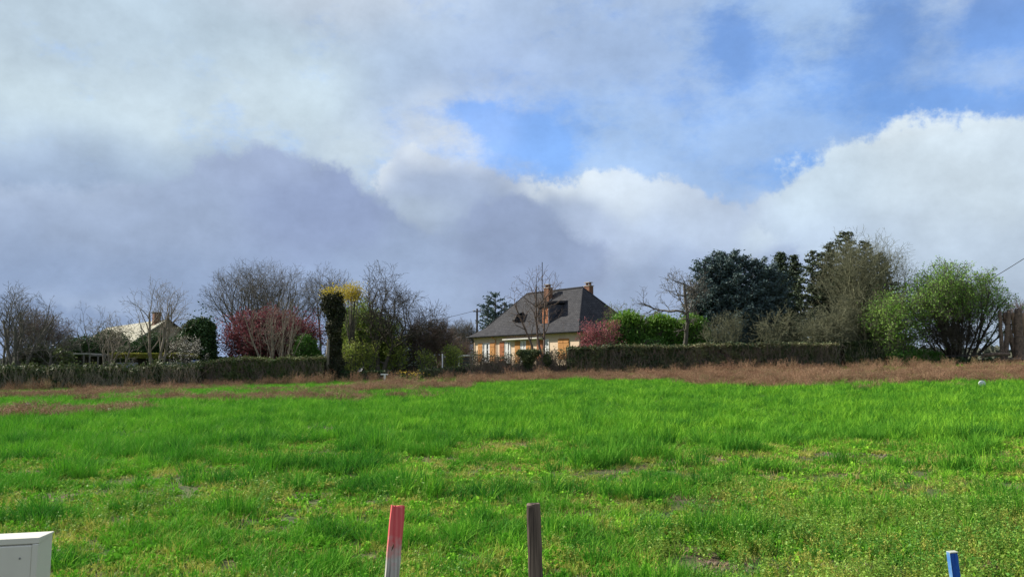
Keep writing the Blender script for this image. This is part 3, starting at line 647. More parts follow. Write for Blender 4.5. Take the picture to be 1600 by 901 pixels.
A0 = (-3.6, 75.0); rzh = math.atan2(-11, 9); gh = 1.15
H = thing('country_house', 'cream country house with steep slate roof and orange wooden shutters', 'house', (A0[0], A0[1], gh), rzh)
LN, DP, EV, RG = 14.2, 8.0, 4.9 - gh, 8.9 - gh
mb = MB(); mb.box((0, 0, -.4), (LN, .3, EV)); mb.box((0, DP - .3, -.4), (LN, DP, EV)); mb.box((0, .3, -.4), (.3, DP - .3, EV)); mb.box((LN - .3, .3, -.4), (LN, DP - .3, EV))
mb.build('wall', PL, H)
mb = MB(); mb.box((-.03, -.03, -.4), (LN + .03, -.0, .55)); mb.build('plinth', STONE, H)
o1, z1, o2, z2 = -.45, EV - .12, .75, EV + .72
def ring(o, z): return [(o, o, z), (LN - o, o, z), (LN - o, DP - o, z), (o, DP - o, z)]
vs = ring(o1, z1) + ring(o2, z2) + [(3.0, 4, RG), (10.6, 4, RG)]
def roofpart(name, fs):
    mb = MB(); mb.poly(vs, fs); o = mb.build(name, SLATE, H); bpy.context.view_layer.update(); s = o.modifiers.new('thickness', 'SOLIDIFY'); s.thickness = .09; s.offset = -1; return o
roof = roofpart('roof', [(0, 1, 5, 4), (4, 5, 9, 8), (1, 2, 6, 5), (5, 6, 9), (2, 3, 7, 6), (6, 7, 8, 9), (3, 0, 4, 7), (7, 4, 8)])
mb = MB(); mb.tube([(3.0, 4, RG + .02), (10.6, 4, RG + .02)], .09, 8); 
for (a, b_) in (((o2, o2, z2), (3, 4, RG)), ((LN - o2, o2, z2), (10.6, 4, RG)), ((LN - o2, DP - o2, z2), (10.6, 4, RG))): mb.tube([a, b_], .05, 6)
mb.build('ridge', ZINC, roof)
mb = MB(); mb.box((-.4, -.4, EV - .2), (LN + .4, -.001, EV - .13)); mb.box((LN + .001, -.4, EV - .2), (LN + .4, DP + .4, EV - .13)); mb.build('eaves_board', mat('eaves_wood', (.22, .16, .10)), roof)
mb = MB(); mb.tube([(-.5, -.52, EV - .12), (LN + .5, -.52, EV - .12)], .07, 8); mb.tube([(LN + .52, -.5, EV - .12), (LN + .52, DP + .5, EV - .12)], .07, 8); mb.build('gutter', ZINC, H)
mb = MB(); mb.tube([(.1, -.5, EV - .15), (.08, -.09, EV - .45), (.08, -.09, -.2)], .05, 8); mb.build('downpipe', DARK, H)
mb = MB(); mb.tube([(3.35, -.5, EV - .15), (3.4, -.09, EV - .45), (3.4, -.09, -.2)], .04, 8); mb.build('downpipe', WOOD, H)
def chimney(s, yl, top, w, d):
    mb = MB(); mb.box((s - w / 2, yl - d / 2, RG - 1.6), (s + w / 2, yl + d / 2, top), .01); o = mb.build('chimney', BRICK, H)
    mb = MB(); mb.box((s - w / 2 - .05, yl - d / 2 - .05, top), (s + w / 2 + .05, yl + d / 2 + .05, top + .06)); 
    mb.build('crown', STONE, o)
    for k in (-.22, .22):
        mb = MB(); mb.tube([(s + k * w / .8, yl, top + .061), (s + k * w / .8, yl, top + .3)], [.13, .11], 10); mb.build('chimney_pot', BRICK, o)
    mb = MB(); mb.box((s - w / 2, yl - d / 2, top + .30), (s + w / 2, yl + d / 2, top + .35)); mb.build('cap_slab', STONE, o)
    mb = MB(); mb.poly([(s - w / 2 - .12, yl - d / 2 - .14, RG - abs(yl - 4) - d / 2 - .16), (s + w / 2 + .12, yl - d / 2 - .14, RG - abs(yl - 4) - d / 2 - .16), (s + w / 2 + .12, yl + .1, RG - abs(yl - 4) + .12), (s - w / 2 - .12, yl + .1, RG - abs(yl - 4) + .12)], [(0, 1, 2, 3)])
    f = mb.build('flashing', mat('lead_flashing', (.30, .29, .27)), o); sm = f.modifiers.new('thickness', 'SOLIDIFY'); sm.thickness = .03
chimney(7.05, 3.1, 9.05 - gh, .66, .5)
chimney(10.3, 5.0, 9.1 - gh, .68, .5)
def shutter(s0, s1, za, zb, m, y=-.02):
    w = s1 - s0; o = None
    mb = MB(); mb.box((s0, y - .045, za), (s1, y, zb), .006); o = mb.build('shutter', m, H)
    n = max(3, int(w / .14))
    for k in range(1, n):
        pass
    for k in range(n): mb = MB(); mb.box((s0 + w * k / n + .008, y - .062, za + .02), (s0 + w * (k + 1) / n - .008, y - .046, zb - .02), .003); mb.build('plank', m, o)
    for q in (.18, .82): mb = MB(); mb.box((s0 + .03, y - .085, za + (zb - za) * q - .04), (s1 - .03, y - .063, za + (zb - za) * q + .04), .003); mb.build('crossbar', m, o)
def window(s0, s1, za, zb, curtain=True, sill=True):
    mb = MB(); w = .07
    mb.box((s0, -.05, za), (s0 + w, -.002, zb)); mb.box((s1 - w, -.05, za), (s1, -.002, zb)); mb.box((s0 + w, -.05, zb - w), (s1 - w, -.002, zb)); mb.box((s0 + w, -.05, za), (s1 - w, -.002, za + w))
    c_ = (s0 + s1) / 2; mb.box((c_ - .05, -.055, za + w), (c_ + .05, -.004, zb - w))
    for q in (.33, .66): zq = za + (zb - za) * q; mb.box((s0 + w, -.046, zq - .02), (c_ - .051, -.008, zq + .02)); mb.box((c_ + .051, -.046, zq - .02), (s1 - w, -.008, zq + .02))
    fr = mb.build('window', WHITE, H)
    for (a, b_) in ((s0 + w, c_ - .05), (c_ + .05, s1 - w)):
        mb = MB(); mb.box((a, -.022, za + w), (b_, -.012, zb - w)); mb.build('pane', GLASS, fr)
    if curtain:
        mb = MB(); mb.box((c_ - .30, -.030, za + w), (c_ - .06, -.0235, zb - w)); mb.build('curtain', CURT, fr)
        mb = MB(); mb.box((s1 - w - .16, -.030, za + w), (s1 - w - .01, -.0235, zb - w)); mb.build('curtain', CURT, fr)
    if sill:
        mb = MB(); mb.box((s0 - .1, -.14, za - .09), (s1 + .1, -.001, za - .003), .01); mb.build('sill', STONE, fr)
zt = 4.18 - gh
shutter(.75, 1.42, 2.45 - gh, zt, WOOD); window(1.46, 2.5, 2.45 - gh, zt); shutter(2.56, 3.25, 2.45 - gh, zt, WOOD)
shutter(4.0, 4.66, 1.9 - gh, zt + .04, WOODR); window(4.72, 5.5, 1.9 - gh, zt + .02, sill=False)
shutter(6.15, 6.85, 2.3 - gh, zt + .06, WOOD); window(6.9, 7.62, 2.3 - gh, zt + .06); shutter(7.68, 8.3, 2.3 - gh, zt + .06, WOOD)
shutter(9.1, 9.85, 1.9 - gh, zt + .1, WOODR); window(9.95, 10.6, 1.9 - gh, zt + .1, sill=False)
shutter(11.75, 12.4, 2.6 - gh, zt + .1, WOOD); shutter(12.42, 13.05, 2.6 - gh, zt + .1, WOOD)
mb = MB(); mb.box((4.9, -.5, zt + .17), (9.9, -.06, zt + .27), .02); mb.box((4.9, -.08, zt + .10), (9.9, -.01, zt + .36)); mb.build('awning', mat('awning_canvas', (.62, .60, .54), (.55, .53, .48), 3), H)
# roof light
mb = MB(); s0 = 4.55; zr = 6.1 - gh
mb.poly([(s0, 1.05, zr - .02), (s0 + .8, 1.05, zr - .02), (s0 + .8, 1.75, zr + .66), (s0, 1.75, zr + .66), (s0, .90, zr + .12), (s0 + .8, .90, zr + .12), (s0 + .8, 1.60, zr + .80), (s0, 1.60, zr + .80)], [(0, 1, 2, 3), (4, 5, 6, 7), (0, 1, 5, 4), (1, 2, 6, 5), (2, 3, 7, 6), (3, 0, 4, 7)])
sk = mb.build('roof_light', DARK, H)
mb = MB(); mb.poly([(s0 - .04, .55, zr + .46), (s0 + .84, .55, zr + .46), (s0 + .84, 1.66, zr + .84), (s0 - .04, 1.66, zr + .84), (s0 - .04, .54, zr + .50), (s0 + .84, .54, zr + .50), (s0 + .84, 1.64, zr + .88), (s0 - .04, 1.64, zr + .88)], [(0, 1, 2, 3), (4, 5, 6, 7), (0, 1, 5, 4), (1, 2, 6, 5), (2, 3, 7, 6), (3, 0, 4, 7)])
mb.build('flap', ZINC, sk)
# dormer
d0, d1, dy = 8.2, 9.75, .75; dt = 7.55 - gh; db = EV + .75
mb = MB(); mb.box((d0, dy, db - .15), (d0 + .12, 3.0, dt - .2)); mb.box((d1 - .12, dy, db - .15), (d1, 3.0, dt - .2)); mb.box((d0 + .12, dy, dt - .45), (d1 - .12, dy + .12, dt - .2)); mb.box((d0 + .12, dy, db - .15), (d1 - .12, dy + .12, db + .05))
DM = mat('dormer_slate_cladding', (.045, .048, .058), (.065, .068, .08), 5, .6)
dm = mb.build('dormer', DM, H)
mb = MB(); mb.poly([(d0 - .15, dy - .3, dt - .2), (d1 + .15, dy - .3, dt - .2), (d1 + .15, 3.1, dt + .02), (d0 - .15, 3.1, dt + .02), (d0 - .15, dy - .3, dt), (d1 + .15, dy - .3, dt), (d1 + .15, 3.1, dt + .22), (d0 - .15, 3.1, dt + .22)], [(0, 1, 2, 3), (4, 5, 6, 7), (0, 1, 5, 4), (1, 2, 6, 5), (2, 3, 7, 6), (3, 0, 4, 7)]); mb.build('dormer_roof', ZINC, dm)
mb = MB(); mb.box((d0 + .14, dy + .03, db + .06), (d0 + .66, dy + .06, dt - .47), .004); mb.build('dormer_window', GLASS, dm)
mb = MB(); mb.box((d0 + .68, dy + .02, db + .06), (d1 - .14, dy + .08, dt - .47), .004); mb.build('dormer_shutter', WOODR, dm)
# antenna
pa = Vector((6.2, 3.2, RG - .9))
t = H
mb = MB(); mb.tube([pa + Vector((-.4, .3, 0)), pa + Vector((-.4, .3, 3.6))], .035, 6); an = mb.build('antenna', DARK, H)
# gate frame beside the house
def W3(u, v, y): return Vector(W(u, v, y))
x, y, z = gpt(728, 72); t = thing('garden_gate', 'pale framed wooden gate with dark slats beside the house corner', 'gate', (x, y, z), .05)
hw = .62; top = zat(556, 72) - z
for s in (-1, 1): mb = MB(); mb.box((s * hw - .07, -.06, -.1), (s * hw + .07, .06, top), .01); mb.build('post', WHITE, t)
mb = MB(); mb.box((-1.7, -.05, top + .003), (hw + .07, .07, top + .10), .01); mb.build('rail', WHITE, t)
for k in range(6): mb = MB(); mb.box((-hw + .08, -.02, .12 + k * (top - .2) / 6), (hw - .08, .02, .12 + (k + .8) * (top - .2) / 6), .004); mb.build('slat', mat('grey_dark_wood', (.05, .055, .055)) if k == 0 else bpy.data.materials['grey_dark_wood'], t)
# utility pole and wires
PW = mat('pole_wood', (.09, .085, .08), (.06, .055, .05), 6)
x, y, z = gpt(745, 84); t = thing('utility_pole', 'thin dark utility pole behind the left end of the house', 'pole', (x, y, z)); top = zat(482, 84) - z
mb = MB(); mb.tube([(0, 0, -.2), (0, 0, top)], [.16, .10], 10); mb.build('shaft', PW, t)
mb = MB(); mb.box((-.45, -.05, top - .35), (.45, .05, top - .25), .01); mb.build('crossarm', PW, t)
for q in (-.35, .35): mb = MB(); mb.tube([(q, 0, top - .249), (q, 0, top - .1)], .04, 6); mb.build('insulator', WHITE, t)
def wire(p, q, sag, r, label, n=24):
    p, q = Vector(p), Vector(q); pts = [p.lerp(q, i / n) - Vector((0, 0, sag * 4 * (i / n) * (1 - i / n))) for i in range(n + 1)]
    mb = MB(); mb.tube([a - p for a in pts], r, 5); o = mb.build('overhead_wire', DARK); o.location = p; tag(o, label, 'wire')
wire(W(743, 485, 84), W(430, 525, 90), .8, .02, 'thin overhead wire running left from the pole behind the house')
wire(W(747, 485, 84), W(1130, 496, 110), .6, .018, 'faint overhead wire passing behind the house towards the dark cedar')
wire(W(1490, 470, 62), W(1680, 352, 50), .1, .024, 'overhead wire slanting up at the right edge above the green shrub')
# ------------------------------------------------------------------ second house far left
RF = mat('pale_lichen_roof', (.36, .35, .28), (.25, .24, .18), 1.2, .9, cc=(.30, .27, .16)); GB = mat('rough_brown_render', (.44, .37, .29), (.33, .27, .21), 1.5)
pr = Vector(W(262, 498, 75)); 
rd = Vector((-13.3, 15, 0)).normalized(); t = thing('farm_house', 'low house with a pale lichen covered roof behind the left hedge', 'house', (pr.x, pr.y, 1.0), math.atan2(rd.y, rd.x))
rz_ = pr.z - 1.0; hwid = 4.6; ez = rz_ - hwid * .72
# local x runs back along the ridge, local y to its left (towards the camera side)
mb = MB(); mb.box((0.15, -hwid + .3, -.3), (19.5, hwid - .3, ez + .1)); mb.poly([(.15, -hwid + .3, ez + .1), (.15, hwid - .3, ez + .1), (.15, 0, rz_ - .12), (.5, -hwid + .3, ez + .1), (.5, hwid - .3, ez + .1), (.5, 0, rz_ - .12)], [(0, 1, 2), (3, 4, 5), (0, 2, 5, 3), (1, 4, 5, 2)]); mb.build('wall', GB, t)
mb = MB(); mb.poly([(-.15, -hwid - .3, ez - .22), (20, -hwid - .3, ez - .22), (20, 0, rz_), (-.15, 0, rz_), (20, hwid + .3, ez - .22), (-.15, hwid + .3, ez - .22)], [(0, 1, 2, 3), (3, 2, 4, 5)]); o = mb.build('roof', RF, t); sm = o.modifiers.new('thickness', 'SOLIDIFY'); sm.thickness = .14; sm.offset = -1
for s in (-1,):
    mb = MB(); mb.poly([(-.22, 0, rz_ + .03), (-.22, s * (hwid + .3), ez - .20), (-.22, s * (hwid + .3), ez - .28), (-.22, 0, rz_ - .05), (-.16, 0, rz_ + .03), (-.16, s * (hwid + .3), ez - .20), (-.16, s * (hwid + .3), ez - .42), (-.16, 0, rz_ - .2)], [(0, 1, 2, 3), (4, 5, 6, 7), (0, 1, 5, 4), (2, 3, 7, 6), (1, 2, 6, 5)]); mb.build('bargeboard', DARK, t)
mb = MB(); mb.box((1.3, .2, rz_ - .8), (1.95, .8, rz_ + .6), .02); o = mb.build('chimney', BRICK, t); mb = MB(); mb.box((1.25, .15, rz_ + .6), (2.0, .85, rz_ + .68), .02); mb.build('crown', DARK, o)
# ------------------------------------------------------------------ garden shelters, shed, fences
OLD = mat('grey_old_wood', (.20, .19, .17), (.12, .11, .10), 5, cc=(.27, .26, .24)); PALEW = mat('pale_old_rail', (.42, .42, .38), (.28, .28, .25), 4)
x, y, z = gpt(135, 64); t = thing('garden_shelter', 'open garden shelter with a thin pale flat roof on posts', 'shelter', (x, y, z), .05); top = zat(552, 64) - z; hw = 1.75
mb = MB(); mb.box((-hw, -1.0, top - .08), (hw * .35, 1.3, top), .01); mb.build('roof', PALEW, t)
mb = MB(); mb.box((hw * .35 + .01, -.9, top - .22), (hw, 1.3, top - .1), .01); mb.build('lower_roof', OLD, t)
for px in (-1.55, -.85, .1, .55, 1.2, 1.65): mb = MB(); mb.box((px - .05, -.95, -.1), (px + .05, -.85, top - (.09 if px < .6 else .23)), .005); mb.build('post', OLD, t)
mb = MB(); mb.box((-hw, 1.1, 0), (hw, 1.2, top - .1 - .13)); mb.build('back_wall', mat('shade_dark_boards', (.025, .022, .022), (.04, .035, .03)), t)  # near-black colour stands in for the shade under the shelter roof
mb = MB(); mb.box((-hw, -.97, top * .42), (hw * .35, -.9, top * .42 + .10)); mb.build('rail', OLD, t)
MOSS = mat('moss_roof', (.20, .22, .03), (.30, .27, .06), 2.5, .95, bump=.3, cc=(.14, .17, .03)); MOSSL = mat('moss_tuft', (.22, .26, .04), (.32, .30, .07), 2.0, .9, trans=.2)
x, y, z = gpt(240, 61); t = thing('garden_shed', 'low lean-to shed with a yellow green mossy flat roof', 'shed', (x, y, z), -.02); top = zat(553, 61) - z; hw = 2.95
mb = MB(); mb.box((-hw, -1.1, top - .28), (hw, 2.2, top - .06), .02); ro = mb.build('roof', MOSS, t)
rs = np.random.default_rng(3); n = 9000; p = np.stack([rs.uniform(-hw, hw, n), rs.uniform(-1.12, 2.2, n), top - .05 + np.abs(rs.normal(0, .05, n))], 1); fr_ = rs.random(n) < .35; p[fr_, 1] = -1.14; p[fr_, 2] = rs.uniform(top - .3, top + .02, fr_.sum())
v, q = leaf_quads(p, .07, rs); o = link('moss', mesh_np('moss', v, q, MOSSL), ro); o['kind'] = 'stuff'
for px in (-2.85, -1.2, 0.3, 1.6, 2.8): mb = MB(); mb.box((px - .06, -1.05, -.1), (px + .06, -.93, top - .285)); mb.build('post', OLD, t)
mb = MB(); mb.box((-hw, 2.0, 0), (hw, 2.1, top - .285)); mb.build('back_wall', bpy.data.materials['shade_dark_boards'], t)  # same near-black boards paint the shaded opening below the shed roof
mb = MB(); mb.box((-2.4, -1.15, 0), (-.75, -1.08, top - .66)); mb.build('front_panel', mat('blue_grey_sheet', (.26, .29, .31), (.18, .2, .22), 4), t)
mb = MB(); mb.box((1.3, -1.15, 0), (2.9, -1.08, top - .62)); mb.build('front_panel', mat('green_grey_sheet', (.27, .31, .28), (.2, .23, .2), 4), t)
x, y, z = gpt(303, 60.2); t = thing('water_barrel', 'pale blue plastic barrel at the right end of the mossy shed', 'barrel', (x, y, z)); top = zat(563, 60.2) - z
mb = MB(); mb.tube([(0, 0, 0), (0, 0, .1), (0, 0, top * .3), (0, 0, top * .5), (0, 0, top * .7), (0, 0, top - .05), (0, 0, top)], [.27, .3, .31, .33, .31, .3, .26], 18); mb.build('body', mat('pale_blue_plastic', (.42, .50, .66), (.5, .56, .68), 4, .4), t, True)
mb = MB(); mb.tube([(0, 0, top + .002), (0, 0, top + .05)], [.28, .26], 18); mb.build('lid', mat('blue_lid', (.10, .16, .42)), t)
def fence(u0, u1, y0, y1, vt, label, post_m, rails, every=1.6, thick=.05, name='rail_fence'):
    a = Vector(gpt(u0, y0)); b = Vector(gpt(u1, y1)); t = thing(name, label, 'fence', a, math.atan2(b.y - a.y, b.x - a.x)); L = (b - a).xy.length; dz = b.z - a.z; top = zat(vt, y0) - a.z; R = random.Random(int(u0))
    for k in range(int(L / every) + 1):
        s = k * every; mb = MB(); mb.box((s - thick, -thick, dz * s / L - .1), (s + thick, thick, dz * s / L + top + .03), .006); mb.build('post', post_m, t)
        if s + every <= L + .1:
            for (q, w, m) in rails: mb = MB(); mb.poly([(s + a_, y_, dz * (s + a_) / L + top * q + b_ + (R.uniform(-.03, .03) if m is PALEW else 0)) for a_ in (thick, every - thick) for y_ in (-.025, .02) for b_ in (0, w)], [(0, 1, 3, 2), (4, 6, 7, 5), (0, 4, 5, 1), (2, 3, 7, 6), (0, 2, 6, 4), (1, 5, 7, 3)]); mb.build('rail', m, t)
    return t
fence(-60, 36, 60, 60, 567, 'weathered pale rail fence at the far left behind the hedge', OLD, [(.88, .1, PALEW), (.35, .09, PALEW)])
fence(62, 106, 60, 60, 570, 'short weathered rail fence left of the open shelter', OLD, [(.84, .18, PALEW), (.45, .09, OLD)], 1.2)
fence(1400, 1570, 59, 58, 556, 'low dark pole fence under the tall green willow shrub', PW, [(.85, .08, PW), (.45, .08, OLD)], 2.0, .045)
fence(620, 690, 64, 64, 552, 'slim dark garden fence behind the bare fruit trees', PW, [(.9, .08, OLD), (.5, .08, PW), (.2, .08, PW)], 1.3, .04)
x, y, z = gpt(645, 68); t = thing('garden_hut', 'small grey garden hut glimpsed behind the bare fruit trees', 'hut', (x, y, z)); top = zat(545, 68) - z
mb = MB(); mb.poly([(-1, 0, 0), (1, 0, 0), (1, 0, top * .7), (0, 0, top), (-1, 0, top * .7), (-1, 2, 0), (1, 2, 0), (1, 2, top * .7), (0, 2, top), (-1, 2, top * .7)], [(0, 1, 2, 3, 4), (5, 6, 7, 8, 9), (0, 4, 9, 5), (1, 2, 7, 6), (2, 3, 8, 7), (3, 4, 9, 8)]); mb.build('glazing', mat('cloudy_glazing', (.24, .26, .27), (.16, .18, .19), 2, .4), t)
for px in (-1, -.5, 0, .5, 1): mb = MB(); mb.box((px - .025, -.04, 0), (px + .025, -.003, top * (1 - .3 * abs(px)) - .01)); mb.build('frame_bar', PALEW, t)
mb = MB(); mb.box((-.98, -.06, .0), (.98, -.045, top * .42)); mb.build('dark_void_panel', DARK, t)  # added dark panel standing in for the shaded void low on the hut
# tarp, white posts
x, y, z = gpt(565, 61); TP = mat('grey_blue_tarp', (.20, .23, .28), (.12, .14, .19), 4, .5); t = thing('tarpaulin_heap', 'grey blue tarpaulin draped over a heap under the willow', 'tarpaulin', (x, y, z), .4)
n = 16; gx, gy = np.meshgrid(np.linspace(-1, 1, n), np.linspace(-1, 1, n)); hz = np.clip(1.05 - np.abs(gx) * 1.05 - .12 * gy ** 2 + .12 * (vnoise(gx, gy, .4, 3) - .5), 0, 2) * 1.3
ii = np.arange(n * n).reshape(n, n); link('tarpaulin', mesh_np('tarpaulin', np.stack([gx * .75, gy * .8, hz], -1).reshape(-1, 3), np.stack([ii[:-1, :-1], ii[:-1, 1:], ii[1:, 1:], ii[1:, :-1]], -1).reshape(-1, 4), TP, True), t)
x, y, z = gpt(601, 54); t = thing('white_marker_post', 'small white T-shaped post at the field edge below the willow', 'post', (x, y, z)); top = zat(585.5, 54) - z
mb = MB(); mb.box((-.06, -.05, -.1), (.06, .05, top), .01); mb.build('post', WHITE, t); mb = MB(); mb.box((-.27, -.06, top + .002), (.22, .06, top + .08), .01); mb.build('crossbar', WHITE, t)
x, y, z = gpt(691, 59); t = thing('white_post', 'slim white upright post left of the house in the garden', 'post', (x, y, z)); top = zat(554, 59) - z
mb = MB(); mb.tube([(0, 0, -.1), (0, 0, top)], .045, 8); mb.build('shaft', WHITE, t); mb = MB(); mb.tube([(0, 0, top + .001), (0, 0, top + .06)], [.06, .03], 8); mb.build('cap', WHITE, t)
x, y, z = gpt(482, 28); 
# leaning poles and stumps at the right edge
LOG = mat('bark_log', (.17, .12, .085), (.08, .06, .045), 4, .9, bump=.4, cc=(.27, .20, .14)); LOGP = mat('peeled_log', (.36, .25, .16), (.24, .16, .10), 3, .9, bump=.3)
for i, (u, v, lean, r, m, lab) in enumerate([(1567, 486, 0, .13, LOG, 'straight dark standing log, leftmost of the group at the right edge'), (1574, 488, .30, .17, LOG, 'leaning dark log crossing behind the leftmost standing log'), (1582, 484, -.22, .16, LOG, 'dark log leaning left, crossing the other leaning log'),
        (1589, 488, .10, .22, LOGP, 'thick peeled tan log among the standing logs'), (1596, 482, -.05, .27, LOG, 'thickest standing log with rough bark near the right edge'), (1603, 490, .05, .22, LOGP, 'peeled log standing at the very right edge')]):
    x, y, z = gpt(u, 57 + .25 * (i % 2)); t = thing('standing_log', lab, 'log', (x, y, z), 0, 'standing logs at the right edge'); top = zat(v, y) - z; R = random.Random(i)
    mb = MB(); n = 9; mb.tube([(lean * 2.2 * (1 - k / n) * 1.2 + R.uniform(-.03, .03), R.uniform(-.03, .03), -.1 + (top + .1) * k / n) for k in range(n + 1)], [r * (1.25 - .35 * k / n) * R.uniform(.9, 1.1) for k in range(n + 1)], 9); mb.build('trunk', m, t, True)
    mb = MB(); mb.tube([(0, 0, top * .8), (R.uniform(-.3, .3), .1, top * .8 + .35)], [r * .4, .02], 6); mb.build('stub', m, t)
for i, (u0, u1, v, r, lab) in enumerate([(1538, 1578, 574 - 19, .14, 'fallen dark trunk lying left of the standing logs'), (1560, 1612, 563, .12, 'lower fallen trunk lying at the foot of the standing logs')]):
    a = Vector(W(u0, v, 56.5)); b_ = Vector(W(u1, v - 2, 56.3)); mb = MB(); mb.tube([Vector((0, 0, 0)), (b_ - a) * .5 + Vector((0, 0, .04)), b_ - a], [r, r * .9, r * .75], 9); o = mb.build('fallen_trunk', LOG, None, True); o.location = a; tag(o, lab, 'log')
    for k in (.15, .85):
        pass
# ------------------------------------------------------------------ hedges
def hedge(name, label, cat, us, ydist, vtop, thick, mleaf, mtwig, n, size, seed, ends=True, rough=.08, holes=.0, twigs=900, group=None, mtop=None, topn=0, base=0.0, shoot=.16):
    """us=(u0,u1) photo columns; vtop list of (u, v) of its top edge"""
    rs = np.random.default_rng(seed); a = Vector(gpt(us[0], ydist)); b = Vector(gpt(us[1], ydist)); t = thing(name, label, cat, (a.x, a.y, a.z), 0, group); L = b.x - a.x
    uu = np.array([q[0] for q in vtop], float); vv = np.array([q[1] for q in vtop], float)
    xs_ = (uu - CU) / F * ydist - a.x; zs_ = np.array([zat(v, ydist) for v in vv]) - a.z
    def top(x): return np.interp(x, xs_, zs_) + rough * 1.6 * (fbm(x, x * 0, 1.1, seed) - .5)
    def gr(x): return gz(x + a.x, np.full_like(x, a.y)) - a.z
    # leaves near the surface
    k = rs.random(n); x = rs.uniform(0, L, n); y = np.empty(n); z = np.empty(n); g = gr(x); T = top(x); bul = thick / 2 * (1 + .25 * (fbm(x, x * 0, .9, seed + 2) - .5))
    front = k < .62; tp = (k >= .62) & (k < .84); bk = k >= .84
    zr = rs.random(n) ** .8
    y[front] = -bul[front] * (1 - .12 * zr[front]); z[front] = (g + (T - g) * zr)[front]
    y[tp] = rs.uniform(-1, 1, tp.sum()) * bul[tp]; z[tp] = T[tp] + rs.normal(0, rough * .5, tp.sum())
    y[bk] = bul[bk]; z[bk] = (g + (T - g) * zr)[bk]
    lum = fbm(x, z + y, .55, seed + 7); y = y + np.where(front, (lum - .45) * -.35 + np.abs(rs.normal(0, .07, n)) * 1, rs.normal(0, .05, n))
    keep = (fbm(x, z * 1.2, .5, seed + 11) > holes) | tp
    p = np.stack([x, y, z], 1)[keep]
    v, q = leaf_quads(p, size, rs, 1.4); link('foliage', mesh_np('foliage', v, q, mleaf), t)
    # inner mass of stems
    m = max(10, int(L / .3)); X_ = np.linspace(.05, L - .05, m); vs, fs = [], []; prof = [(-.78, 0), (-.8, .5), (-.7, .93), (0, .96), (.7, .93), (.8, .5), (.78, 0)]
    for xx in X_:
        g_ = float(gr(np.array([xx]))[0]); T_ = float(top(np.array([xx]))[0])
        for (fy, fz) in prof: vs.append((xx + rs.normal(0, .03), fy * thick / 2 * rs.uniform(.8, 1.0), g_ + base + (T_ - g_ - base) * fz * rs.uniform(.94, 1)))
    c = len(prof)
    for i in range(m - 1):
        for j in range(c - 1): fs.append((i * c + j, i * c + j + 1, (i + 1) * c + j + 1, (i + 1) * c + j))
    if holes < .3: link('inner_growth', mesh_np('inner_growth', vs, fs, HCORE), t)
    if twigs:
        x = rs.uniform(0, L, twigs); g = gr(x); T = top(x); h0 = rs.random(twigs) ** 1.5 * .8; yy_ = rs.choice([-1, -1, -1, 1], twigs) * thick / 2 * rs.uniform(.85, 1.12, twigs)
        p0 = np.stack([x, yy_, g + (T - g) * h0], 1); ln = rs.uniform(.3, .9, twigs)[:, None]; d = np.stack([rs.normal(0, .35, twigs), rs.normal(0, .15, twigs), np.ones(twigs)], 1); p1 = p0 + d * ln
        p1[:, 2] = np.minimum(p1[:, 2], T + rs.uniform(-.05, shoot, twigs)); ok = p1[:, 2] > p0[:, 2]
        s = np.concatenate([p0, p1, np.full((twigs, 1), .012), np.full((twigs, 1), .006)], 1)[ok]
        v, q = tubes_np(s, 3); link('twigs', mesh_np('twigs', v, q, mtwig), t)
    if topn:
        x = rs.uniform(0, L, topn); p = np.stack([x, rs.uniform(-.5, .5, topn) * thick, top(x) + np.abs(rs.normal(0, .06, topn))], 1); v, q = leaf_quads(p, size, rs, 1.5); link('top_growth', mesh_np('top_growth', v, q, mtop), t)
    return t
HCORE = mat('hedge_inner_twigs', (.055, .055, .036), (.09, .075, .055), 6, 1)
TW = mat('hedge_twig', (.15, .12, .09), (.22, .18, .13), 2, .9)
TWP = mat('pale_twig', (.24, .22, .16), (.32, .27, .19), 2, .9)
IVY = mat('ivy_leaf', (.035, .065, .025), (.12, .14, .05), 1.5, .62, spec=.2, trans=.12)
IVYD = mat('old_ivy_leaf', (.022, .030, .018), (.075, .075, .04), 1.5, .7, spec=.15, trans=.1)
HD = mat('clipped_hedge_leaf', (.045, .08, .030), (.18, .19, .08), .9, .6, trans=.15, cc=(.13, .11, .06))
HG = mat('green_hedge_leaf', (.055, .10, .028), (.15, .18, .055), 1.3, .6, trans=.2, cc=(.13, .13, .05))
HT = mat('hedge_top_leaf', (.15, .15, .06), (.20, .17, .09), 1.5, .7, trans=.2)
DKG = mat('dark_laurel_leaf', (.022, .06, .018), (.05, .10, .025), 1.2, .6, spec=.25, trans=.15)
BRGR = mat('bright_laurel_leaf', (.05, .15, .018), (.09, .20, .03), 1.2, .5, trans=.3, cc=(.12, .24, .04))
hedge('bramble_hedge', 'long shaggy ivy and bramble hedge at the far left', 'hedge', (-90, 318), 56, [(-90, 580), (0, 579), (60, 577), (120, 577), (200, 576), (318, 574)], 1.5, IVY, TWP, 26000, .12, 1, rough=.42, holes=.28, twigs=2400, shoot=.45)
hedge('garden_hedge', 'clipped green hedge below the pink plum tree', 'hedge', (300, 508), 57, [(300, 572), (345, 567), (380, 563), (440, 562), (508, 561)], 1.4, HG, TW, 26000, .10, 2, rough=.22, holes=.27, twigs=1300, mtop=HT, topn=1800, shoot=.25)
hedge('garden_hedge', 'long dark clipped hedge to the right of the house', 'hedge', (886, 1308), 56.5, [(886, 545), (1000, 544), (1070, 543), (1110, 541), (1200, 539), (1308, 540)], 1.3, HD, TW, 52000, .11, 3, rough=.2, holes=.28, twigs=2200, mtop=HT, topn=3600, shoot=.22)
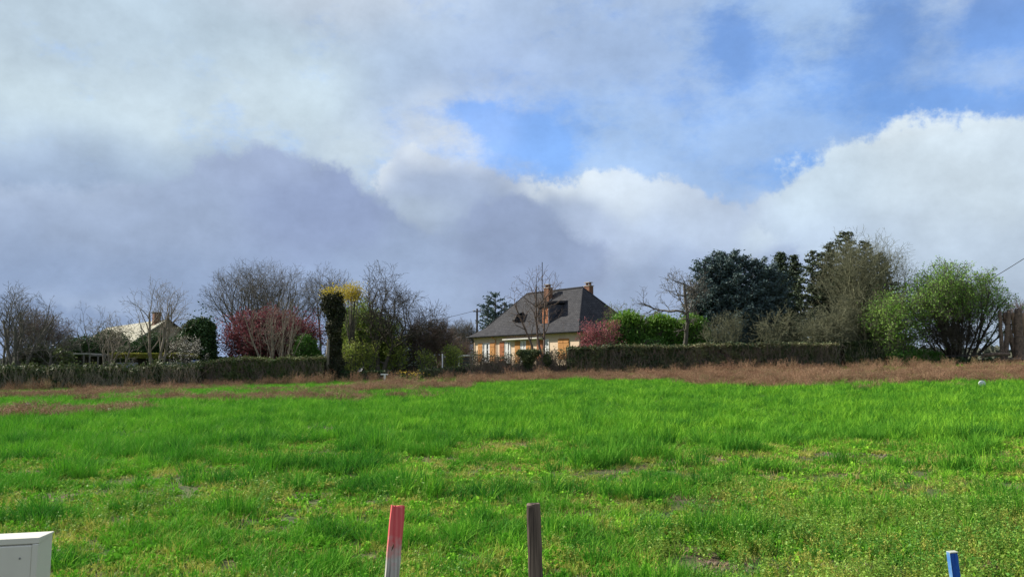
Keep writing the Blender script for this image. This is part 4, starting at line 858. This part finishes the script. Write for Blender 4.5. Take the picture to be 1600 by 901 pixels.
hedge('ivy_bank', 'dark ivy covered bank left of the tall green willow shrub', 'hedge', (1316, 1398), 59.5, [(1316, 537), (1350, 534), (1398, 532)], 1.2, IVY, TWP, 11000, .11, 4, rough=.12, twigs=350)
hedge('low_shrub_row', 'low green shrub row under the pale green budding tree', 'shrub', (1385, 1470), 58.5, [(1385, 556), (1410, 553), (1440, 551), (1470, 553)], 1.2, BRGR, TW, 6000, .11, 5, rough=.25, twigs=150)
hedge('low_shrub_row', 'low dark plants at the foot of the standing logs', 'shrub', (1470, 1640), 57.6, [(1470, 564), (1540, 563), (1640, 562)], 1.0, DKG, TW, 9000, .11, 6, rough=.2, twigs=200)
hedge('low_shrub_row', 'low dark green hedge section under the willow', 'shrub', (533, 602), 58, [(533, 581), (570, 583), (602, 580)], .9, DKG, TW, 5000, .09, 7, rough=.1, twigs=100)
hedge('low_shrub_row', 'low dark clipped hedge left of the house gate', 'shrub', (655, 738), 58, [(655, 580), (700, 577), (738, 574)], 1.0, IVY, TW, 8000, .09, 8, rough=.14, twigs=300)
hedge('bare_hedge', 'thin brambly half bare hedge in front of the house wall', 'hedge', (735, 895), 57.2, [(735, 552), (760, 556), (800, 552), (850, 551), (895, 550)], 1.0, HD, TW, 3400, .085, 9, rough=.3, holes=.50, twigs=2600)
hedge('low_shrub_row', 'low dark evergreen strip at the foot of the bare hedge', 'shrub', (738, 892), 57.8, [(738, 573), (770, 571), (785, 566), (800, 571), (892, 573)], .8, IVY, TW, 9000, .09, 10, rough=.12, twigs=200)
# ------------------------------------------------------------------ trees
def ep(u0, y, uc, vc, ru, rv, dy=.85):
    x, yy, z = gpt(u0, y); return ((uc - u0) / F * y, 0, zat(vc, y) - z, ru / F * y, ru / F * y * dy, rv / F * y)
def ht(u, y, v): return zat(v, y) - gpt(u, y)[2]
BK = mat('grey_bark', (.13, .12, .10), (.085, .08, .065), 3, .95, cc=(.17, .16, .11)); BKD = mat('dark_bark', (.055, .048, .038), (.085, .075, .055), 3, .95)
BKG = mat('greenish_lichen_bark', (.20, .205, .12), (.12, .125, .075), 2, .95); BKP = mat('pale_bark', (.23, .20, .155), (.16, .14, .10), 2, .95); BKB = mat('brown_twig_bark', (.15, .11, .085), (.10, .075, .06), 2, .95)  # BKP is a paler bark tone used on some trees
def lv(H, n1=12, a1=42, n2=8, n3=6, n4=3, up=.03, wob=.10, start=.22, l1=.42, rf=.55):
    return [(n1, a1, H * l1 * .7, H * l1, up, wob, start, rf), (n2, 40, H * .13, H * .26, up, wob * 1.2, .2, .55), (n3, 38, H * .06, H * .14, up * .6, wob * 1.4, .15, .6), (n4, 38, H * .03, H * .07, .02, .16, .1, .7)]
def bare(label, u, y, vtop, uc, vc, ru, rv, m=BK, seed=1, r=.16, tl=.62, stems=None, group=None, foliage=None, n=(12, 8, 6, 3), a1=42, up=.03, wob=.1, start=.22, l1=.42, cat='tree', name='bare_tree', lean=(0, 0), bulk=1.0, tb=1.0, twob=.04, mt=None):
    H_ = ht(u, y, vtop); sk = grow(seed, (H_ * tl, r, twob, .02), lv(H_, n[0], a1, n[1], n[2], n[3], up, wob, start, l1), ep(u, y, uc, vc, ru, rv), stems, lean)
    return tree(name, label, cat, u, y, sk, m, mt or m, foliage, group, bulk, 2, 0, tb)
def st(k, spread, lean, seed=0):
    R = random.Random(seed); o = []
    for i in range(k):
        a = 6.283 * i / k + R.uniform(-.4, .4); l = lean * R.uniform(.3, 1.1); o.append((spread * math.cos(a) * R.random(), spread * .7 * math.sin(a) * R.random(), l * math.cos(a), l * .7 * math.sin(a), R.uniform(.75, 1.05)))
    return o
GB_ = 'bare trees behind the left hedge'
bare('tall thin bare tree at the left edge with upright twigs', 8, 60, 445, 10, 500, 30, 58, BK, 11, .10, .8, st(3, .3, .22, 1), GB_, n=(7, 6, 4, 2), a1=25, up=.08)
bare('bare multi-stemmed tree second from the left edge, grey trunk in front of the hedge', 26, 59, 450, 30, 505, 42, 56, BK, 12, .15, .75, st(4, .3, .30, 2), GB_, n=(8, 6, 5, 2), a1=30, up=.07)
bare('brown hazy rounded bare tree near the left edge', 55, 66, 478, 52, 525, 46, 48, BKB, 13, .13, .6, st(3, .3, .35, 3), GB_, n=(11, 9, 8, 4), a1=45, tb=1.0)
bare('small bare fruit tree with a dark forked trunk left of the shelter', 76, 58.5, 482, 78, 525, 34, 45, BK, 14, .11, .5, None, GB_, n=(11, 8, 6, 3), a1=50)
bare('spindly bare tree right of the shelter with curved stems', 172, 58.5, 485, 160, 530, 38, 48, BKP, 15, .08, .6, st(4, .25, .55, 5), GB_, n=(6, 5, 3, 2), a1=38, up=.05)
bare('thin bare sapling left of the pale roofed house', 145, 66, 478, 143, 515, 26, 42, BK, 16, .06, .8, st(3, .2, .4, 6), GB_, n=(5, 4, 3, 2), a1=30, up=.08)
bare('thin bare sapling directly in front of the pale roof', 196, 66, 495, 196, 530, 22, 38, BK, 17, .06, .75, st(2, .2, .35, 7), GB_, n=(6, 5, 3, 2), a1=35, up=.06)
bare('twin-trunked bare tree rising above the chimney of the pale roofed house', 238, 57.8, 442, 240, 500, 50, 64, BKP, 18, .13, .72, [(-.25, 0, -.02, 0, 1), (.45, .1, .05, 0, .9), (.0, 0, .16, 0, 1.02)], GB_, n=(7, 5, 4, 2), a1=36, up=.05, tb=.8, start=.35)
# big dome tree behind plum
bare('large bare tree with a wide domed crown behind the pink plum', 415, 74, 400, 410, 482, 100, 84, BK, 21, .22, .62, st(8, .9, .66, 21), None, n=(9, 7, 5, 3), a1=34, up=.07, l1=.5, tb=.9)
bare('bare tree with fine upright twigs behind the ivy clad trunk', 512, 72, 420, 515, 470, 46, 56, BK, 22, .14, .7, st(4, .4, .3, 22), None, n=(9, 7, 6, 3), a1=32, up=.06)
PINK = mat('plum_blossom', (.12, .028, .036), (.25, .075, .082), .5, .7, trans=.3, cc=(.10, .02, .035)); PINKL = mat('pink_blossom', (.30, .075, .09), (.44, .16, .17), 1.0, .7, trans=.3)
rd_ = fol(PINK, 3, 42000, .15, .09, 31)
bare('wide purple pink flowering plum tree behind the clipped hedge', 425, 64, 452, 420, 510, 88, 70, BKD, 23, .2, .34, st(7, .5, .8, 23), None, n=(10, 8, 5, 3), a1=45, up=.03, foliage=rd_, l1=.5, name='plum_tree')
bare('olive grey bare shrub with many fanning stems in front of the plum', 432, 59, 468, 430, 525, 46, 58, BKP, 24, .05, .85, st(12, .6, .42, 24), None, n=(4, 4, 2, 1), a1=22, up=.07, name='bare_shrub', cat='shrub')
# foliage masses
def mass(name, label, cat, u, y, blobs, mleaf, n, size, seed, group=None, stem=True, mcore=None, flat=0, aspect=1.5, core=.72, lump=.34):
    """shrub made of leaf-covered lobes; blobs=(du px, v px centre, ru px, rv px)"""
    rs = np.random.default_rng(seed); x, yy, z = gpt(u, y); t = thing(name, label, cat, (x, yy, z), 0, group); k = y / F
    if stem:
        segs = []
        for (uc, vc, ru, rv) in blobs: c = np.array([(uc - u) * k, 0, zat(vc, y) - z]); segs.append((*(c * [.2, 0, 0] + [0, 0, -.1]), *c, .07, .03))
        v, f = tubes_np(segs, 6); link('trunk', mesh_np('trunk', v, f, BKD), t)
    A = np.array([b[2] * b[3] for b in blobs], float); A /= A.sum(); P_ = []
    cv, cf, off = [], [], 0
    for w_, (uc, vc, ru, rv) in zip(A, blobs):
        c = np.array([(uc - u) * k, rs.uniform(-.3, .3), zat(vc, y) - z]); rx, rz_ = ru * k, rv * k; m = int(n * w_)
        d = rs.normal(size=(m, 3)); d /= np.linalg.norm(d, axis=1, keepdims=True)
        bump = 1 + lump * 2 * (fbm(d[:, 0] * 2 + c[0], d[:, 2] * 2 + d[:, 1], .8, seed) - .5) + lump * .9 * (fbm(d[:, 0] * 3, d[:, 2] * 3 + d[:, 1] * 2, .35, seed + 3) - .5)
        p = c + d * np.array([rx, rx * .85, rz_]) * (bump * (1 - .30 * rs.random(m) ** 2.0 + np.where(rs.random(m) < .3, rs.exponential(.15, m), 0)))[:, None]; P_.append(p[p[:, 2] > -.05])
        bm = bmesh.new(); bmesh.ops.create_icosphere(bm, subdivisions=2, radius=1)
        vv = np.array([q.co for q in bm.verts]); ff = np.array([[l.index for l in q.verts] for q in bm.faces]); bm.free()
        vv = c + vv * np.array([rx, rx * .85, rz_]) * (core * (1 + .12 * rs.normal(size=(len(vv), 1)))); vv[:, 2] = np.maximum(vv[:, 2], 0.0); cv.append(vv); cf.append(ff + off); off += len(vv)
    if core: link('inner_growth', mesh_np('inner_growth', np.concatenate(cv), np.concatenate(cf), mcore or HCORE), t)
    v, q = leaf_quads(np.concatenate(P_), size, rs, aspect, flat); link('foliage', mesh_np('foliage', v, q, mleaf), t); return t
OLV = mat('dull_evergreen_leaf', (.04, .06, .022), (.075, .085, .035), 1.2, .6, trans=.15)
mass('round_shrub', 'rounded dull green shrub near the left edge above the hedge', 'shrub', 47, 60.5, [(47, 560, 26, 20), (60, 556, 16, 16), (35, 565, 18, 14)], OLV, 7000, .09, 41, mcore=HCORE)
mass('evergreen_shrub', 'wide dark evergreen shrub behind the open shelter', 'shrub', 120, 70, [(105, 552, 26, 20), (130, 543, 26, 18), (165, 540, 26, 24), (185, 550, 18, 22), (150, 552, 30, 20)], DKG, 20000, .10, 42)
mass('evergreen_shrub', 'dark evergreen shrub in front of the pale roof, right of the shed', 'shrub', 225, 68, [(210, 548, 22, 13), (235, 540, 24, 18), (262, 545, 22, 16), (285, 538, 16, 18)], DKG, 13000, .10, 43)
mass('low_shrub', 'olive green low shrub left of the shelter', 'shrub', 96, 62, [(96, 560, 16, 14), (84, 564, 12, 10)], HG, 3600, .09, 44)
mass('laurel_tree', 'upright dark green laurel between the pale roofed house and the plum', 'tree', 310, 63, [(308, 535, 25, 33), (302, 515, 16, 16), (316, 518, 15, 18), (322, 550, 16, 24), (296, 540, 14, 20)], DKG, 17000, .12, 45)
bl = mat('white_blossom', (.62, .60, .50), (.75, .74, .68), 3, .7, trans=.3)
bare('small white blossoming shrub in front of the dark laurel', 291, 59.5, 517, 290, 545, 22, 26, BK, 46, .06, .6, st(4, .3, .5, 46), n=(8, 7, 5, 2), foliage=fol(bl, 2, 900, .06, .055, 47), name='blossom_shrub', cat='shrub')
mass('bright_green_shrub', 'small bright green shrub beside the plum, above the hedge', 'shrub', 478, 60, [(477, 545, 17, 17), (474, 535, 11, 12), (488, 555, 13, 10)], BRGR, 5500, .09, 48)
# ivy clad trunk with mistletoe-yellow top
t = mass('ivy_clad_trunk', 'tall ivy smothered tree trunk with a flared top left of the willow', 'tree', 520, 58, [(517, 478, 17, 18), (522, 490, 14, 20), (521, 512, 12, 22), (521, 540, 11, 22), (522, 572, 14, 26), (518, 467, 16, 10), (524, 590, 15, 12)], IVYD, 19000, .10, 49, lump=.5, core=.62)
mb = MB(); x0, y0_, z0_ = gpt(520, 58)
mb.tube([(-.25, -.25, -.1), (-.32, -.52, ht(520, 58, 560)), (-.28, -.45, ht(520, 58, 530))], [.16, .14, .1], 8); mb.build('bare_stem', BKP, t, True)
YEL = mat('yellow_flush_leaf', (.42, .34, .03), (.52, .42, .06), 1.3, .7, trans=.35); YG = mat('willow_leaf', (.22, .31, .05), (.34, .39, .08), 1.1, .6, trans=.4); YG2 = mat('willow_leaf_green', (.13, .24, .045), (.22, .31, .06), 1.0, .6, trans=.4)
rsk = np.random.default_rng(5); p = rsk.normal(0, 1, (700, 3)) * [.48, .35, .26] + [-.05, 0, ht(520, 58, 458)]; v, q = leaf_quads(p, .07, rsk, 2.2); link('yellow_shoots', mesh_np('yellow_shoots', v, q, YEL), t)
# willow
wy = 63; H_ = ht(570, wy, 450)
sk = grow(51, (H_ * .55, .2, .05, .03), [(14, 50, H_ * .22, H_ * .4, .05, .1, .3, .5), (9, 45, H_ * .12, H_ * .22, -.05, .12, .2, .5), (8, 60, H_ * .15, H_ * .35, -.42, .06, .1, .5)], ep(570, wy, 575, 525, 56, 74), st(3, .5, .3, 51))
tree('weeping_willow', 'pale yellow green weeping willow right of the ivy clad trunk', 'tree', 570, wy, sk, BK, YG2, multi(fol(YG2, 3, 20000, .12, .075, 52, 2.6, droop=(0, 0, -1.2)), fol(YG, 3, 20000, .15, .07, 53, 2.6, droop=(0, 0, -1.2), name='young_leaves')))
x0, y0_, z0_ = gpt(548, 60); t = thing('forsythia_bush', 'bright yellow flowering bush top left of the willow, beside the ivy clad trunk', 'shrub', (x0, y0_, z0_))
p = rsk.normal(0, 1, (1900, 3)) * [.48, .38, .38] + [0, 0, ht(548, 60, 458)]; v, q = leaf_quads(p, .075, rsk, 1.6); link('flowers', mesh_np('flowers', v, q, YEL), t)
sg = []
for i in range(26): e = np.array([rsk.normal(0, .45), rsk.normal(0, .35), ht(548, 60, 462) + rsk.normal(0, .4)]); m_ = e * [.25, .25, .55]; sg += [(0, 0, 0, *m_, .05, .03), (*m_, *e, .03, .012)]
v, f = tubes_np(sg, 4); link('stems', mesh_np('stems', v, f, BK), t)
def sprout(label, u, y, blobs, m, n, seed, name='forsythia_bush', cat='shrub', size=.07):
    """loose upright flowering bush: visible stems, small leaves along them"""
    H_ = ht(u, y, blobs[1] - blobs[3]); sk = grow(seed, (H_ * .8, .035, .06, .03), [(7, 22, H_ * .2, H_ * .4, .06, .1, .15, .5), (5, 30, H_ * .1, H_ * .2, .04, .12, .1, .6)], ep(u, y, *blobs), st(9, .3, .3, seed))
    return tree(name, label, cat, u, y, sk, BK, BK, fol(m, 1, n, .17, size, seed, 1.8))
GY = 'young yellow green bushes in the garden'
for a in [('yellow green bush at the foot of the willow, nearest the ivy clad trunk', 547, 59.5, (547, 560, 14, 28), YG, 2200, 61), ('yellow green bush between the big bare tree and the bare fruit trees', 620, 60.5, (620, 553, 15, 30), YG, 2800, 62),
          ('small pale yellow bush just left of the big bare trunk', 575, 60, (573, 558, 13, 25), YG, 1800, 63), ('yellow green bush left of the garden gate', 706, 60.5, (706, 561, 13, 22), YG, 2200, 64), ('thin yellow green shrub under the bare fruit trees', 664, 60, (664, 565, 9, 20), YG, 900, 65)]:
    t = sprout(*a); t['group'] = GY; t.name = 'budding_bush'
# big bare tree and its neighbours
bare('big dark bare tree with spreading crooked limbs right of the willow', 591, 59.8, 402, 604, 490, 62, 92, BKD, 71, .22, .62, [(0, 0, -.06, 0, 1), (.1, 0, .35, .05, .75)], None, n=(13, 8, 6, 3), a1=52, up=.01, wob=.17, start=.25, l1=.5, twob=.07)
bare('dark crooked bare tree leaning right towards the overhead wire', 596, 60.8, 440, 650, 490, 55, 62, BKD, 72, .16, .6, [(.3, 0, .55, 0, 1), (.4, .1, .95, .1, .9)], None, n=(12, 8, 6, 3), a1=50, up=.0, wob=.18, l1=.42, twob=.07)
bare('tangled grey bare tree between the big bare tree and the house', 664, 62, 480, 668, 530, 38, 52, BKB, 73, .11, .5, st(3, .4, .3, 73), 'small bare trees left of the house', n=(13, 9, 7, 4), a1=50, wob=.15)
bare('smaller grey bare tree behind the slim white post', 690, 66, 500, 690, 540, 24, 42, BKB, 74, .09, .6, st(3, .3, .3, 74), 'small bare trees left of the house', n=(10, 8, 6, 3), a1=40)
bare('bare upright tree behind the left corner of the house', 722, 84, 495, 722, 530, 24, 40, BK, 75, .12, .6, st(4, .5, .3, 75), 'small bare trees left of the house', n=(10, 8, 6, 3), a1=32, up=.05)
bare('low bare bush against the left end of the house', 712, 78, 520, 716, 548, 26, 28, BKB, 76, .08, .5, st(5, .5, .5, 76), 'small bare trees left of the house', n=(9, 8, 6, 3), a1=40)
# tree in front of the house
bare('bare slim tree in front of the house facade reaching above its roof', 853, 57, 425, 845, 480, 44, 66, BKB, 81, .115, .88, [(0, 0, -.05, 0, 1.0), (-.1, 0, -.42, 0, .85), (-.02, 0, -.02, .1, .9)], None, n=(7, 4, 3, 2), a1=36, up=.05, wob=.12, start=.42, l1=.26, twob=.05)
mass('ivy_sleeve', 'dark ivy wrapped round the foot of the slim tree in front of the house', 'ivy', 857, 56.8, [(857, 575, 10, 16), (858, 588, 12, 10), (855, 562, 6, 10)], IVY, 3600, .08, 82)
mass('wedge_topiary', 'dark wedge shaped evergreen bush in front of the house windows', 'shrub', 825, 56.8, [(814, 551, 7, 5), (836, 551, 8, 5), (825, 552, 12, 6), (825, 559, 11, 8), (825, 568, 8, 9), (826, 579, 5, 12)], IVY, 8000, .07, 83, lump=.16)
# conifer behind house left
NEED = mat('blue_cedar_needles', (.055, .095, .095), (.10, .15, .135), 1.0, .6, trans=.1); NEEDD = mat('dark_spruce_needles', (.035, .06, .032), (.08, .105, .05), 1.0, .6, trans=.1)
def conifer(label, name, u, y, vtop, rw, m, seed, nb=46, up=.0, a0=75, needles=14000, size=.14, group=None, base=.08, taper=1.0, fluff=.11, cat='tree', stems=None, multitop=None):
    """trunk with many whorled boughs that shorten towards the tip, needles along them"""
    H_ = ht(u, y, vtop); R = random.Random(seed); x, yy, z = gpt(u, y); t = thing(name, label, cat, (x, yy, z), 0, group); tr, bo = [], []; rw = rw * y / F
    tops = multitop or [(0, 1.0, 1.0)]
    for (ox, hk, rk) in tops:
        ox = ox * y / F; Ht = H_ * hk; n = 14; pts = [Vector((ox * min(1, i / n * 1.6), 0, Ht * i / n)) for i in range(n + 1)]
        for i in range(n): tr.append((*pts[i], *pts[i + 1], .24 * (1 - i / n) + .02, .24 * (1 - (i + 1) / n) + .015))
        for k in range(int(nb * rk)):
            h = base + (1 - base) * (k + R.random()) / (nb * rk); h = min(h, .985); prof = (1 - h) ** taper if taper > 0 else 1; a = k * 2.4 + R.uniform(-.4, .4); L = rw * rk * (prof * R.uniform(.75, 1.15) + .05)
            p = Vector((ox * min(1, h * 1.6), 0, Ht * h)); d = Vector((math.cos(a), math.sin(a), math.cos(math.radians(a0)) * (1 if up >= 0 else 1))).normalized(); ns_ = max(3, int(L / .4))
            for i in range(ns_):
                d = (d + Vector((R.gauss(0, .08), R.gauss(0, .08), up + R.gauss(0, .05)))).normalized(); q = p + d * (L / ns_); bo.append((*p, *q, .05 * (1 - i / ns_) + .012, .04 * (1 - (i + 1) / ns_) + .01))
                for s in (-1, 1):
                    for _ in range(2):
                        e = (d + d.cross(Vector((0, 0, 1))) * s * R.uniform(.6, 1.2) + Vector((0, 0, R.uniform(-.1, .25) + up))).normalized(); l2 = (L * .30 * (1 - .5 * i / ns_)) * R.uniform(.5, 1.1) + .15; qq = p.lerp(q, R.random()); bo.append((*qq, *(qq + e * l2), .018, .009))
                p = q
    v, f = tubes_np(tr, 7); link('trunk', mesh_np('trunk', v, f, BKD, True), t); v, f = tubes_np(bo, 3); link('boughs', mesh_np('boughs', v, f, BKD), t)
    rs = np.random.default_rng(seed); s = np.array(bo); ln = np.linalg.norm(s[:, 3:6] - s[:, :3], axis=1); i = rs.choice(len(s), needles, p=ln / ln.sum()); k = rs.random((needles, 1)); p = s[i, :3] * (1 - k) + s[i, 3:6] * k + rs.normal(size=(needles, 3)) * fluff * [1, 1, .7]
    v, q = leaf_quads(p, size, rs, 2.4, .3); link('needles', mesh_np('needles', v, q, m), t); return t
conifer('bluish cedar rising behind the left part of the house roof', 'cedar_tree', 774, 92, 458, 36, NEED, 91, 26, .06, 74, 6500, .12, base=.35, taper=.35, multitop=[(0, 1, 1), (-12, .92, .8), (14, .9, .8)])
conifer('large broad blue green cedar right of the gnarled bare tree', 'cedar_tree', 1142, 64, 398, 62, NEED, 92, 70, .06, 64, 105000, .10, base=.02, taper=.36, fluff=.14, multitop=[(0, 1, 1), (-36, .93, .85), (44, .93, .9), (-50, .66, .6), (72, .82, .8), (58, .9, .7), (18, .97, .7), (-16, .98, .7)])
conifer('dark pointed spruce between the blue cedar and the dark conifer group', 'spruce_tree', 1226, 70, 394, 62, NEEDD, 93, 110, -.03, 84, 34000, .10, base=.05, taper=.95, group='dark spruces')
conifer('narrower spruce tip just right of the pointed spruce', 'spruce_tree', 1247, 72, 398, 48, NEEDD, 94, 90, -.03, 82, 22000, .10, base=.05, taper=.95, group='dark spruces')
conifer('tall dark conifer with several tips, the highest tree on the right', 'spruce_tree', 1326, 66, 362, 88, NEEDD, 95, 90, .0, 76, 90000, .10, base=.05, taper=.85, fluff=.10, multitop=[(4, 1, 1), (-22, .92, .8), (-50, .86, .75), (34, .93, .9), (56, .84, .8), (-34, .84, .6)], group='dark spruces')
bare('large bare tree with fine brown twigs over the tall dark conifer', 1356, 63, 342, 1356, 430, 80, 90, BKG, 101, .2, .6, st(5, .6, .48, 101), None, n=(12, 8, 5, 3), a1=42, up=.04, l1=.42, tb=.9)
bare('olive twiggy bare fruit tree in front of the dark conifers', 1292, 60, 452, 1270, 505, 62, 56, BKG, 102, .16, .4, st(4, .5, .6, 102), 'olive twiggy fruit trees', n=(12, 8, 5, 3), a1=55, up=.02, wob=.18, l1=.5, tb=1.2)
bare('low olive twiggy fruit tree left of its taller neighbour', 1222, 60.5, 470, 1215, 512, 42, 42, BKG, 103, .13, .4, st(3, .4, .6, 103), 'olive twiggy fruit trees', n=(11, 7, 5, 3), a1=55, up=.0, wob=.2, l1=.5, tb=1.2)
bare('dense grey brown bare tree left of the pale green budding tree', 1348, 60.8, 430, 1345, 485, 46, 66, BKG, 104, .15, .5, st(4, .5, .45, 104), 'olive twiggy fruit trees', n=(11, 8, 5, 3), a1=48, wob=.16, tb=1.1)
bare('small pale bare shrub with upright stems in front of the blue cedar', 1134, 58.5, 492, 1134, 530, 30, 40, BKG, 105, .04, .85, st(9, .5, .35, 105), None, n=(6, 5, 3, 2), a1=25, up=.06, name='bare_shrub', cat='shrub')
gx_, gy_, gz_ = gpt(1068, 59); H_ = ht(1068, 59, 405)
sk = grow(106, (H_ * .8, .19, .09, .02), [(12, 58, H_ * .22, H_ * .36, .0, .2, .42, .5), (8, 45, H_ * .1, H_ * .2, .02, .22, .2, .55), (6, 42, H_ * .05, H_ * .1, .02, .22, .15, .6), (3, 40, H_ * .02, H_ * .05, 0, .2, .1, .7)], ep(1068, 59, 1062, 450, 46, 50), [(0, 0, -.06, 0, 1)])
s2 = grow(206, (3.6, .10, .22, .03), [(9, 48, .6, 1.3, .02, .22, .25, .5), (6, 42, .3, .7, .02, .22, .15, .6), (3, 40, .15, .35, 0, .2, .1, .7)], None, [(0, 0, -1.9, .1, 1)])
s0_ = min(sk[0], key=lambda q: abs(q[2] - H_ * .52)); ox_, oy_, oz_ = s0_[0], s0_[1], s0_[2] + .1
for i, l in enumerate(s2): sk[i + (1 if i else 0)] += [(a + ox_, b + oy_, c + oz_, d + ox_, e + oy_, f + oz_, g, h) for (a, b, c, d, e, f, g, h) in l]
tree('bare_tree', 'gnarled bare tree with a long crooked limb reaching left', 'tree', 1068, 59, sk, BK, BK, None, None, 1.0, 2, 0, 1.1)
# pink tree by the house
bare('pink flowering tree beside the shaded right end of the house', 938, 60, 476, 935, 512, 30, 38, BKB, 107, .09, .4, st(5, .4, .5, 107), None, n=(10, 7, 6, 3), a1=42, foliage=multi(fol(PINKL, 3, 8000, .09, .062, 108)), name='pink_blossom_tree')
BM = mat('bamboo_leaf', (.10, .24, .02), (.17, .30, .04), 1.0, .5, trans=.35, cc=(.22, .32, .06))
mass('tall_green_hedge', 'wide bright green bushy hedge between the pink tree and the gnarled tree', 'hedge', 1000, 61.5, [(975, 518, 28, 28), (1000, 522, 26, 26), (1030, 520, 28, 26), (1055, 524, 22, 24), (968, 535, 24, 18), (1015, 538, 36, 16), (1085, 520, 22, 26)], BRGR, 30000, .09, 109, lump=.3)
t = bpy.data.objects['tall_green_hedge']; rs = np.random.default_rng(77); n = 9000
p = np.stack([rs.uniform(-48, 95, n) * 61.5 / F, rs.normal(-.4, .4, n), np.zeros(n)], 1); uu_ = p[:, 0] * F / 61.5 + 1000; ht_ = np.interp(uu_, [950, 965, 985, 1000, 1012, 1025, 1040, 1060, 1075, 1095], [512, 492, 488, 496, 502, 492, 496, 505, 492, 500])
p[:, 2] = [ht(1000, 61.5, v + rs.exponential(12)) for v in ht_ + 5 * np.sin(uu_ * .9)]; v, q = leaf_quads(p, .075, rs, 3.0, 0, (0, 0, .6)); link('upright_shoots', mesh_np('upright_shoots', v, q, BM), t)
bare('thin pinkish bare tree behind the pink flowering tree', 968, 66, 466, 968, 500, 26, 34, BKB, 110, .08, .6, st(4, .3, .4, 110), None, n=(8, 6, 5, 3), a1=35, foliage=fol(YG2, 3, 900, .1, .06, 5))
# right green willows
GRL = mat('fresh_willow_leaf', (.15, .33, .045), (.27, .43, .08), 1.0, .55, trans=.4); GRD = mat('deep_willow_leaf', (.11, .24, .035), (.20, .34, .06), .9, .55, trans=.35)
bare('pale green budding tree between the conifers and the tall willow shrub', 1402, 59.3, 438, 1402, 490, 44, 54, BKG, 111, .11, .5, st(5, .6, .5, 111), None, n=(11, 9, 6, 3), a1=50, up=-.02, wob=.12, foliage=fol(GRL, 2, 10000, .26, .075, 112, 2.0), name='budding_tree')
H_ = ht(1500, 59.5, 408)
sk = grow(113, (H_ * .72, .085, .04, .015), [(9, 26, H_ * .25, H_ * .42, .03, .09, .25, .55), (7, 34, H_ * .12, H_ * .22, .0, .13, .2, .55), (6, 42, H_ * .06, H_ * .13, -.05, .16, .1, .6)], ep(1500, 59.5, 1492, 475, 80, 68), st(22, .8, .85, 113))
tree('willow_shrub', 'tall many-stemmed green willow shrub near the right edge', 'shrub', 1500, 59.5, sk, BKD, BK, multi(fol(GRD, 3, 14000, .12, .075, 114, 2.0), fol(GRL, 3, 14000, .12, .07, 115, 2.2, name='young_leaves', keep=lambda p, rs: p[:, 2] + rs.normal(0, .8, len(p)) > 4.2)))
bare('dark bare undergrowth shrub at the base of the willow shrub', 1490, 58.6, 505, 1490, 540, 52, 34, BKD, 116, .04, .7, st(12, 1.6, .4, 116), None, n=(7, 7, 5, 2), a1=35, name='bare_shrub', cat='shrub')
bare('small bare shrub behind the standing logs at the right edge', 1598, 62, 470, 1598, 510, 26, 42, BKB, 117, .05, .7, st(6, .5, .3, 117), None, n=(8, 6, 5, 2), a1=32, name='bare_shrub', cat='shrub')
# yellow flowers
DAF = mat('daffodil_petal', (.75, .48, .03), (.80, .60, .10), 8, .6, trans=.2)
for i, (u, v, lab) in enumerate([(628, 584, 'pale yellow daffodil clump left of the orange yellow ones'), (645, 587, 'orange yellow daffodil clump in the middle of the garden edge'), (655, 585, 'orange yellow daffodil clump, rightmost of the three')]):
    y = 57.4; x, yy, z = gpt(u, y); t = thing('daffodil_clump', lab, 'flowers', (x, yy, z), 0, 'daffodils at the garden edge'); rs = np.random.default_rng(i)
    vv, ff = blades(rs, 60, .3, .7, .02, .3, .3); link('leaves', mesh_np('leaves', vv, ff, G2), t); top = zat(v - 2, y) - z
    p = np.stack([rs.normal(0, .25, 60), rs.normal(0, .2, 60), rs.normal(top, .12, 60)], 1); vv, ff = leaf_quads(p[:34], .075, rs, 1.1); link('flowers', mesh_np('flowers', vv, ff, DAF), t)
# distant tree line closing the horizon
rs = np.random.default_rng(99); FARM = mat('far_trees', (.075, .085, .06), (.11, .11, .085), .2, 1); n = 30000
az_ = rs.uniform(-.75, .75, n); d = 240 + 60 * rs.random(n); x = d * np.tan(az_); hgt = 5.0 + 3.5 * fbm(x, d * 0, 14, 3); z = rs.random(n) ** .7 * hgt + gz(x, d) - .5
v, q = leaf_quads(np.stack([x, d, z], 1), 1.5, rs, 1.3); tag(link('distant_trees', mesh_np('distant_trees', v, q, FARM)), 'low far off tree line on the horizon', 'trees', kind='stuff')
